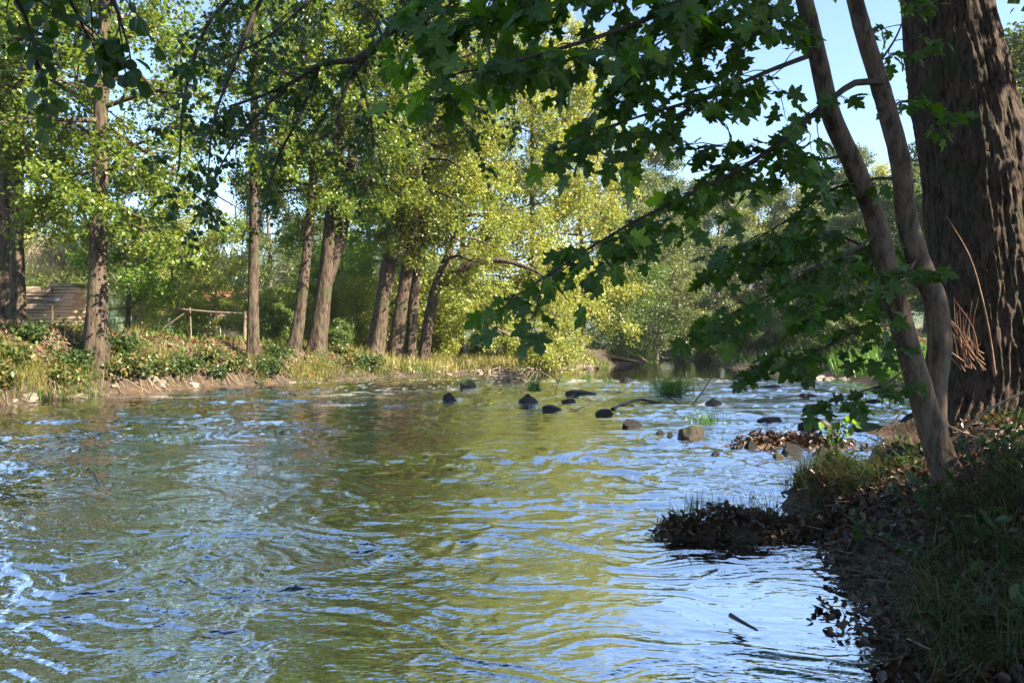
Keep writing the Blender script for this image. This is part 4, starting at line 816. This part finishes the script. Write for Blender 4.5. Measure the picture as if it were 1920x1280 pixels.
tuft('green shoots beside the leaf spit', W(1310, 985)+[0, 0, .12], 40, .2, .12, 'grass', 7, .7, .003)

# leaf islet: fallen leaves and litter, spit litter, near bank litter
M['mapfall'] = M['litter']; FL = [maple_leaf(40+i, M['litter']) for i in range(4)]; FR = [round_leaf(40+i, M['litter']) for i in range(3)]
def scatter_litter(name, label, xy, size, g, lift=.012, mt='litter'):
    z_ = ground(xy[:, 0], xy[:, 1]); keep = z_ > -.03; xy = xy[keep]; z_ = z_[keep]; n = len(xy)
    V, Fc, rn = leaves(np.column_stack([xy, z_+lift+g.random(n)*.02]), size*g.uniform(.5, 1.2, n), g, up=1.4, down=0, wid=.36, shape=7)
    return tag(obj(name, mesh(name, V, Fc, M[mt], False, {'rnd': rn})), label, 'leaves', kind='stuff')
g = np.random.default_rng(81)
xy = np.column_stack([g.normal(3.95, .7, 1100), g.normal(10.5, .22, 1100)]); scatter_litter('islet_litter', 'brown fallen leaves heaped on the little islet in the stream', xy, .075, g, .02)
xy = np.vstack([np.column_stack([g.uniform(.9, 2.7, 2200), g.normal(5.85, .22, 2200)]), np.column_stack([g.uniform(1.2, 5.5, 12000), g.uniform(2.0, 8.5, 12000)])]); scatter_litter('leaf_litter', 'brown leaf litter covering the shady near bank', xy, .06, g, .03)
a = Acc(); n = 700; xx = g.uniform(1.0, 5, n); yy = g.uniform(2.3, 8, n); zz = ground(xx, yy); kp = zz > 0; xx, yy, zz = xx[kp], yy[kp], zz[kp]; n = len(xx); az = g.random(n)*6.28; l_ = g.uniform(.06, .35, n)
s3 = np.linspace(-.5, .5, 3); pth = np.stack([xx[:, None]+np.cos(az)[:, None]*l_[:, None]*s3, yy[:, None]+np.sin(az)[:, None]*l_[:, None]*s3, zz[:, None]+.02+g.uniform(-.01, .02, (n, 3))], -1)
V, Q = tubes(pth, np.full((n, 3), .003)*g.uniform(.6, 1.8, n)[:, None], 4); a.add(V, Q, .5); tag(obj('twig_litter', a.mesh('twig_litter', M['drift'])), 'small dead twigs strewn over the near bank', 'twigs', kind='stuff')
for j in range(60):
    xx = g.uniform(1.3, 4.6); yy = g.uniform(2.6, 7.5); zz = gz(xx, yy)
    if zz < .03: continue
    o = bpy.data.objects.new('fallen_leaf', FL[j % 4] if j % 3 else FR[j % 3]); link(o); o.matrix_world = leaf_matrix(np.array([xx, yy, zz+.03]), [math.cos(j*2.1), math.sin(j*2.1), .1], [g.normal(0, .3), g.normal(0, .3)-.3, 1], .11 if j % 3 else .07); tag(o, 'single curled fallen leaf on the shady near bank', 'leaf', 'fallen leaves on the near bank')
for j in range(9):
    xx = g.normal(3.7, .6); yy = g.normal(10.35, .15); zz = gz(xx, yy)
    o = bpy.data.objects.new('fallen_leaf', FL[j % 4]); link(o); o.matrix_world = leaf_matrix(np.array([xx, yy, max(zz, 0)+.05]), [math.cos(j*2.1), math.sin(j*2.1), .3], [g.normal(0, .4), -.6, 1], .11); tag(o, 'single curled fallen leaf on the islet', 'leaf', 'fallen leaves on the islet')
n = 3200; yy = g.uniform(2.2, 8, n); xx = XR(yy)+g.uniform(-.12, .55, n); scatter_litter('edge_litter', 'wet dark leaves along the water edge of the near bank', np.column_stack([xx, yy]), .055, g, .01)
a = Acc(); n = 260; yy = g.uniform(2.3, 8, n); xx = XR(yy)+g.uniform(.1, .7, n); az = g.normal(np.pi, .7, n); l_ = g.uniform(.15, .6, n); s5 = np.linspace(0, 1, 6)
px_ = xx[:, None]+np.cos(az)[:, None]*l_[:, None]*s5; py_ = yy[:, None]+np.sin(az)[:, None]*l_[:, None]*s5; pth = np.stack([px_, py_, np.maximum(ground(px_, py_), -.03)+.012+.05*np.sin(s5*3.1)*g.random(n)[:, None]], -1)
V, Q = tubes(pth, np.full((n, 6), .005)*g.uniform(.4, 2.2, n)[:, None]*np.linspace(1, .5, 6), 5); a.add(V, Q); tag(obj('bank_roots', a.mesh('bank_roots', M['rootwood'])), 'thin bare roots creeping down the near bank to the water', 'roots', kind='stuff')
# near bank grass
def near_ok(n, g, x0=1.2, x1=6, y0=2.2, y1=9, thr=.0, dens=None, zmin=.05):
    xx = g.uniform(x0, x1, n); yy = g.uniform(y0, y1, n); zz = ground(xx, yy); m_ = (zz > zmin) & (fbm(xx*1.3, yy*1.3, o=2, s=91) > thr); return np.column_stack([xx, yy, zz])[m_]
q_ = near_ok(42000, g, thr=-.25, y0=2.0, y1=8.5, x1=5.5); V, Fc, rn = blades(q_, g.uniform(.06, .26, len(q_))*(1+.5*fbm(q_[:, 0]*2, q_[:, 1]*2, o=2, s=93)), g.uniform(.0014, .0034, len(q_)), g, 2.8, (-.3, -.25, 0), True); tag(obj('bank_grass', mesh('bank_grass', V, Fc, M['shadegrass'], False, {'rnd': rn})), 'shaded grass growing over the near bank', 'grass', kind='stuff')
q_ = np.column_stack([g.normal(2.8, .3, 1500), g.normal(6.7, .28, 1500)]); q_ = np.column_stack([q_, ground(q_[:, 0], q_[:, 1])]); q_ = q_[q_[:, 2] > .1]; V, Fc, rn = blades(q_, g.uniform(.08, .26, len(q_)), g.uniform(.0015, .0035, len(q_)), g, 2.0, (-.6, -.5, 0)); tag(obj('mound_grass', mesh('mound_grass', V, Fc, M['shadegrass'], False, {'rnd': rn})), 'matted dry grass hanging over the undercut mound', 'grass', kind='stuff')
def herb(label, p, seed, h=.35, n=34, ls=.09, mt='herb', group=None, name='leafy_herb', r=.16):
    g = np.random.default_rng(seed); root = thing(name, label, 'plant', tuple(p), group); a = Acc(); lp = []; ns = 5
    for j in range(ns):
        az = g.random()*6.28; t_ = np.array([math.cos(az)*r, math.sin(az)*r, h*g.uniform(.6, 1.1)]); s4 = np.linspace(0, 1, 5)[:, None]; path = t_*s4*[1, 1, 1]+np.array([0, 0, .1*h])*np.sin(s4*3); V, Q = tubes(path, np.full(5, .004), 4); a.add(V, Q)
        for k in range(n//ns): f = g.uniform(.3, 1); lp.append(t_*f+g.normal(0, .03, 3))
    obj('stem', a.mesh('stem', M['herbstem']), root); lp = np.array(lp); V, Fc, rn = leaves(lp, ls*g.uniform(.6, 1.2, len(lp)), g, up=1.2, down=.1, wid=.33, shape=7); obj('leaves', mesh('leaves', V, Fc, M[mt], False, {'rnd': rn}), root)
    return root
M['herbstem'] = plain('herb_stem', (.05, .08, .02), (.1, .12, .04), 10)
for j in range(60):
    xx = g.uniform(1.9, 4.6); yy = g.uniform(2.8, 7.0); zz = gz(xx, yy)
    if zz < .12: continue
    herb('low leafy herb among the grass of the shady near bank', (xx, yy, zz), 200+j, g.uniform(.12, .3), 24, .075, 'deep', 'herbs on the near bank')
herb('bright green sprout growing at the end of the leaf islet', (W(1580, 845)[0], 10.35, .1), 333, .32, 26, .14, 'fresh', r=.2)

# ------------------------------------------------------------------ left bank cover: brambles, nettles, dry grass, roots
g = np.random.default_rng(95)
def bank_pts(n, y0, y1, e0, e1, g):
    yy = g.uniform(y0, y1, n); xx = XL(yy)-g.uniform(e0, e1, n); return np.column_stack([xx, yy, ground(xx, yy)])
q_ = np.vstack([bank_pts(4500, 15.5, 32, .0, 4.5, g), bank_pts(7000, 15.5, 32, -.12, 1.0, g)]); q_ = q_[fbm(q_[:, 0]*.8, q_[:, 1]*.8, o=3, s=101) > .1]; V, Fc, rn = blades(q_, g.uniform(.15, .55, len(q_)), g.uniform(.006, .012, len(q_)), g, 1.2, (.6, -.4, 0), True); tag(obj('bank_dry_grass', mesh('bank_dry_grass', V, Fc, M['drygrass'], False, {'rnd': rn})), 'dry yellow grass hanging down the far bank', 'grass', kind='stuff')
q_ = bank_pts(9000, 31, 43, .4, 7, g); V, Fc, rn = blades(q_, g.uniform(.15, .75, len(q_)), g.uniform(.008, .018, len(q_)), g, .9, None, True); tag(obj('bar_grass', mesh('bar_grass', V, Fc, M['drygrass'], False, {'rnd': rn})), 'sunlit pale grass behind the gravel bar', 'grass', kind='stuff')
q_ = np.column_stack([g.uniform(-40, -6, 16000), g.uniform(24, 70, 16000)]); q_ = q_[q_[:, 0] < XL(q_[:, 1])-3]; q_ = np.column_stack([q_, ground(q_[:, 0], q_[:, 1])]); V, Fc, rn = blades(q_, g.uniform(.2, .6, len(q_)), g.uniform(.015, .035, len(q_)), g, .8, None, True); tag(obj('field_grass', mesh('field_grass', V, Fc, M['grass'], False, {'rnd': rn})), 'sunlit meadow grass in the field behind the alders', 'grass', kind='stuff')
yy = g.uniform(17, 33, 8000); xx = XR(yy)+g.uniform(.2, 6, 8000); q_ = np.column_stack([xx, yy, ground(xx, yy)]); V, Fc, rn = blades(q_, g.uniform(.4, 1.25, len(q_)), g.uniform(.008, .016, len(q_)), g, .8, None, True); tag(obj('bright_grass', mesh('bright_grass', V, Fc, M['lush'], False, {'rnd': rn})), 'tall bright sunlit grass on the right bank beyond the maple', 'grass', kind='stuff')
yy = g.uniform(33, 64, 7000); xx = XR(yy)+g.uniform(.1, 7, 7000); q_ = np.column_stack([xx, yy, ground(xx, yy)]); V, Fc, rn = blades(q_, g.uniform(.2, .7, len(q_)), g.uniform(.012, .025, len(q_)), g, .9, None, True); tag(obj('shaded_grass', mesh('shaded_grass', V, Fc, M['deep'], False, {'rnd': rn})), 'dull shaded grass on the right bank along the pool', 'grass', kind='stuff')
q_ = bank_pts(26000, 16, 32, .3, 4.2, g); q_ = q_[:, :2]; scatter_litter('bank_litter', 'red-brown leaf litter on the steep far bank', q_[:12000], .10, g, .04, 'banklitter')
a = Acc(); n = 420; q_ = bank_pts(n, 16, 31, .3, 2.6, g); l_ = g.uniform(.4, 1.5, n); d = np.column_stack([g.uniform(.3, 1, n), g.normal(-.2, .5, n), -g.uniform(.1, .6, n)]); s4 = np.linspace(0, 1, 5)
pth = q_[:, None]+norm(d)[:, None]*(l_[:, None]*s4)[..., None]; pth[..., 2] = np.maximum(ground(pth[..., 0], pth[..., 1]), -.02)+.03+.12*np.sin(s4*3.1)*g.random(n)[:, None]; V, Q = tubes(pth, np.full((n, 5), .008)*g.uniform(.4, 1.4, n)[:, None], 4); a.add(V, Q, .5); tag(obj('bare_roots', a.mesh('bare_roots', M['drift'])), 'bare roots and dry stems trailing down the far bank', 'roots', kind='stuff')
q_ = bank_pts(5000, 15.5, 33, -.12, 1.6, g); q_ = q_[fbm(q_[:, 0]*.9+9, q_[:, 1]*.9, o=3, s=131) > .0]; V, Fc, rn = blades(q_, g.uniform(.15, .6, len(q_)), g.uniform(.006, .012, len(q_)), g, 1.3, (.7, -.4, 0), True); tag(obj('bank_green_grass', mesh('bank_green_grass', V, Fc, M['grass'], False, {'rnd': rn})), 'green grass hanging over the waterline of the far bank', 'grass', kind='stuff')
q_ = bank_pts(4000, 15.5, 33, .0, 3.6, g); q_ = q_[fbm(q_[:, 0]*.7-4, q_[:, 1]*.7, o=3, s=141) > .0]; q_[:, 2] += g.uniform(.02, .35, len(q_)); V, Fc, rn = leaves(q_, .1*g.uniform(.6, 1.3, len(q_)), g, up=1, down=.2, shape=7); tag(obj('bank_herbs', mesh('bank_herbs', V, Fc, M['herb'], False, {'rnd': rn})), 'low leafy ground cover on the far bank', 'herbs', kind='stuff')
def bramble(label, X, Yv, sc, seed, mt, h=.7, n=900, ls=.10, group='undergrowth clumps on the far bank'):
    g = np.random.default_rng(seed); root = thing('bramble_bush', label, 'bush', (X, Yv, gz(X, Yv)-.05), group); a = Acc(); m_ = 26
    az = g.random(m_)*6.28; d = np.column_stack([np.cos(az)+.3, np.sin(az)-.3, g.uniform(.3, 1.3, m_)]); l_ = sc*g.uniform(.5, 1.1, m_); s5 = np.linspace(0, 1, 6)
    pth = (norm(d)[:, None]*(l_[:, None]*s5)[..., None]); pth[..., 2] += h*.5*np.sin(s5*2.6)*l_[:, None]-.35*l_[:, None]*s5**2
    gxy = pth[..., :2]+np.array([X, Yv]); pth[..., 2] = np.maximum(pth[..., 2], ground(gxy[..., 0], gxy[..., 1])-root.location.z+.04)
    V, Q = tubes(pth, np.full((m_, 6), .008), 4); a.add(V, Q); obj('stems', a.mesh('stems', M['herbstem']), root)
    k = g.integers(0, 5, n); r_ = g.integers(0, m_, n); f = g.random(n)[:, None]; lp = pth[r_, k]*(1-f)+pth[r_, k+1]*f+g.normal(0, .13*sc, (n, 3))
    V, Fc, rn = leaves(lp, ls*g.uniform(.6, 1.3, n), g, up=1.0, down=.2, wid=.38, shape=7); obj('leaves', mesh('leaves', V, Fc, M[mt], False, {'rnd': rn}), root)
spots = [(20, 690, 19.2), (60, 640, 20.6), (110, 660, 20.2), (150, 620, 21.3), (90, 710, 18.8), (130, 640, 20.9), (240, 712, 21.9), (285, 700, 22.3), (330, 690, 22.9), (350, 650, 24.6), (395, 645, 25.4), (400, 690, 24.0), (440, 660, 25.6), (430, 700, 24.8), (300, 640, 24.5), (520, 620, 28.2), (660, 680, 30.2),
         (500, 690, 26.4), (30, 745, 18), (380, 705, 23.6), (560, 690, 28), (230, 660, 22.8), (640, 660, 31), (690, 690, 30.6), (800, 668, 35), (860, 672, 36)]
for j, (u, v, Y) in enumerate(spots):
    if j in (4, 9, 14, 20): continue
    X = (u-U0)/F*Y
    if X > XL(Y)-.35: X = XL(Y)-.35
    near_ = min([(12, 'the stout spotted alder'), (180, 'the alder in front of the lumber pile'), (300, 'the pole railing'), (474, 'the straight slender alder'), (600, 'the stout ribbed alder'), (750, 'the leaning alder clump'), (860, 'the gravel bar')], key=lambda q: abs(q[0]-u))[1]
    bramble(['red-flecked bramble clump on the far bank below ', 'dark nettle clump on the far bank near '][j % 2]+near_, X, Y, g.uniform(.5, .9), 400+j, 'bramble' if j % 2 == 0 else 'deep', n=int(g.uniform(450, 900)), ls=.11, group='undergrowth clumps on the far bank')

# ------------------------------------------------------------------ lumber pile, wire fence, pole railing, dead shrub, house
YW = 28.5; xa = P(40, 0, YW)[0]; xb = P(158, 0, YW)[0]; zb = gz((xa+xb)/2, YW)
pile = thing('lumber_pile', 'stack of weathered sawn planks behind the wire fence', 'lumber', ((xa+xb)/2, YW, zb)); z0 = P(0, 598, YW)[2]-zb-.1; g = np.random.default_rng(97)
import bmesh
def boxmesh(name, sx, sy, sz, mt, bev=.008):
    bm = bmesh.new(); bmesh.ops.create_cube(bm, size=1); bmesh.ops.scale(bm, vec=(sx, sy, sz), verts=bm.verts); bmesh.ops.bevel(bm, geom=bm.edges, offset=bev, segments=1, affect='EDGES'); me = bpy.data.meshes.new(name); bm.to_mesh(me); bm.free(); me.materials.append(mt); return me
pk = [boxmesh('plank', (xb-xa)*f_, .30, h_, M['plank'], .012) for f_, h_ in ((.62, .11), (.5, .10), (.42, .115), (.56, .085))]; zt = P(0, 534, YW)[2]-zb; nz = int((zt-(-.02))/.125)
hw_ = (xb-xa)/2
for r_ in range(nz+1):
    for c_ in range(3):
        for sx in (-1, 1):
            if r_ == nz and sx < 0: continue
            o = obj('plank', pk[int(g.integers(4))], pile, (sx*hw_*.5+g.normal(0, .07), (c_-1)*.33+g.normal(0, .05)+.012*sx, .04+r_*.125)); o.rotation_euler = (g.normal(0, .02), g.normal(0, .012), g.normal(0, .03))
YF = 26.9; fence = thing('wire_fence', 'rusty chain-link fence standing in front of the lumber pile', 'fence', (P(95, 0, YF)[0], YF, gz(P(95, 0, YF)[0], YF)))
fx0, fx1 = P(-40, 0, YF)[0]-fence.location.x, P(165, 0, YF)[0]-fence.location.x; fh = P(0, 541, YF)[2]-fence.location.z
seg = []; st = .11
for k_ in np.arange(fx0-fh, fx1+fh, st):
    for s_ in (1, -1):
        x0, x1 = (k_, k_+fh) if s_ > 0 else (k_+fh, k_)
        t0_, t1_ = 0., 1.; lo, hi_ = fx0, fx1; dx = x1-x0
        ta, tb_ = sorted(((lo-x0)/dx, (hi_-x0)/dx)); t0_, t1_ = max(t0_, ta), min(t1_, tb_)
        if t1_-t0_ < .02: continue
        seg.append([[x0+dx*t0_, .004*s_, fh*t0_], [x0+dx*t1_, .004*s_, fh*t1_]])
V, Q = tubes(np.array(seg), np.full((len(seg), 2), .0045), 3); obj('wire_mesh', mesh('wire_mesh', V, Q, M['wire']), fence)
for xp in np.linspace(fx0, fx1, 4): V, Q = tubes([[xp, .05, -.3], [xp, .05, fh*.5], [xp, .05, fh+.05]], [.04, .04, .04], 8); obj('post', mesh('post', V, Q, M['post']), fence)
o = obj('notice_board', boxmesh('notice_board', .62, .02, .13, M['board'])); o.location = P(97, 561, YF-.04); tag(o, 'small grey weathered board fixed on the wire fence', 'board')
YP = 29; pr = thing('pole_railing', 'rough wooden pole railing with slanted brace in front of the field', 'fence', (P(360, 0, YP)[0], YP, gz(P(360, 0, YP)[0], YP))); pb = np.array(pr.location)
for nm, pts_, r_ in [('rail', [(262, 572, YP), (345, 580, YP), (400, 585, YP), (466, 588, YP)], .035), ('post', [(262, 660, YP), (262, 620, YP), (262, 566, YP)], .05), ('post', [(458, 660, YP), (459, 620, YP), (460, 584, YP)], .07), ('brace', [(282, 650, YP), (310, 612, YP), (345, 588, YP+.02)], .035), ('post', [(358, 660, YP+.1), (358, 620, YP+.1), (356, 576, YP+.1)], .03)]:
    q_ = PS(pts_)-pb; V, Q = tubes(q_, np.full(len(q_), r_), 8); obj(nm, mesh(nm, V, Q, M['pole']), pr)
# dead weeping shrub
g = np.random.default_rng(98); ds = thing('dead_shrub', 'dead bush of drooping straw-coloured twigs above the lumber pile', 'bush', (P(100, 0, 31)[0], 31, gz(P(100, 0, 31)[0], 31)-.1)); top = P(105, 470, 31)-np.array(ds.location)
V, Q = tubes(resample(np.array([[.9, 0, 0], [.7, 0, top[2]*.5], [top[0]+.4, 0, top[2]*.8], [*top]]), 10), np.linspace(.09, .03, 10), 8); obj('trunk', mesh('trunk', V, Q, M['drytwig']), ds)
n = 620; az = g.random(n)*6.28; l_ = g.uniform(.4, 1.9, n); b0 = top+g.normal(0, .3, (n, 3))*[1.8, 1.2, .9]; s6 = np.linspace(0, 1, 6); d = np.column_stack([np.cos(az), np.sin(az), g.uniform(.1, .9, n)])
pth = b0[:, None]+norm(d)[:, None]*(l_[:, None]*s6*.8)[..., None]; pth[..., 2] -= (l_*1.15)[:, None]*s6**2; V, Q = tubes(pth, np.full((n, 6), .010)*np.linspace(1, .5, 6), 3); obj('twigs', mesh('twigs', V, Q, M['drytwig']), ds, kind='stuff')
# house
YH = 78; hb = np.array([P(452, 0, YH)[0], YH, gz(P(452, 0, YH)[0], YH)]); hs = thing('house', 'pink rendered house with red roof far behind the field', 'house', tuple(hb)); W_, D_, hw, hr = 7.0, 6.0, 3.6, 1.7
V = np.array([(-W_/2, -D_/2, -.5), (W_/2, -D_/2, -.5), (W_/2, D_/2, -.5), (-W_/2, D_/2, -.5), (-W_/2, -D_/2, hw), (W_/2, -D_/2, hw), (W_/2, D_/2, hw), (-W_/2, D_/2, hw), (-W_/2, 0, hw+hr), (W_/2, 0, hw+hr)])
obj('wall', mesh('wall', V, [np.array([(0, 1, 5, 4), (2, 3, 7, 6)]), np.array([(1, 2, 6, 9, 5), (3, 0, 4, 8, 7)])], M['wall'], False), hs)
rf = []
e_ = .35; 
def slab(sy):
    n_ = np.array([0, sy*hr, D_/2]); n_ = n_/np.linalg.norm(n_)*.14; a_ = np.array([(-W_/2-e_, sy*(D_/2+e_), hw-e_*hr/(D_/2)), (W_/2+e_, sy*(D_/2+e_), hw-e_*hr/(D_/2)), (W_/2+e_, 0, hw+hr+.02), (-W_/2-e_, 0, hw+hr+.02)]); 
    a_ = a_+np.array([0, 0, .02]); return np.vstack([a_, a_+n_])
fq = np.array([(0, 1, 2, 3), (4, 5, 6, 7), (0, 1, 5, 4), (1, 2, 6, 5), (2, 3, 7, 6), (3, 0, 4, 7)])
for sy in (-1, 1): ro = obj('roof', mesh('roof', slab(sy), fq, M['roof'], False), hs)
ch_ = obj('chimney', boxmesh('chimney', .5, .5, 1.4, M['roof'])); ch_.parent = ro; ch_.location = (1.6, .9, hw+hr)
for xw in (-2.2, 0, 2.2):
    wo = obj('window', boxmesh('window', 1.1, .08, 1.3, M['white']), hs, (xw, -D_/2-.02, 2.0)); obj('pane', boxmesh('pane', .42, .03, 1.1, M['glass']), wo, (-.25, -.04, 0)); obj('pane', boxmesh('pane', .42, .03, 1.1, M['glass']), wo, (.25, -.04, 0))

# ------------------------------------------------------------------ thin morning-side air that pales the far bend and the hill
m = bpy.data.materials.new('thin_haze'); m.use_nodes = True; t = m.node_tree; t.nodes.remove(t.nodes['Principled BSDF'])
pv = t.nodes.new('ShaderNodeVolumePrincipled'); pv.inputs['Color'].default_value = (.86, .93, 1, 1); pv.inputs['Density'].default_value = .00032; pv.inputs['Anisotropy'].default_value = .2
t.links.new(pv.outputs[0], t.nodes['Material Output'].inputs['Volume'])
hz_ = obj('haze', boxmesh('haze', 1900, 1900, 84, m, .01), loc=(0, 0, 38), kind='stuff'); tag(hz_, 'thin pale air that fades the far trees and hill', 'haze')
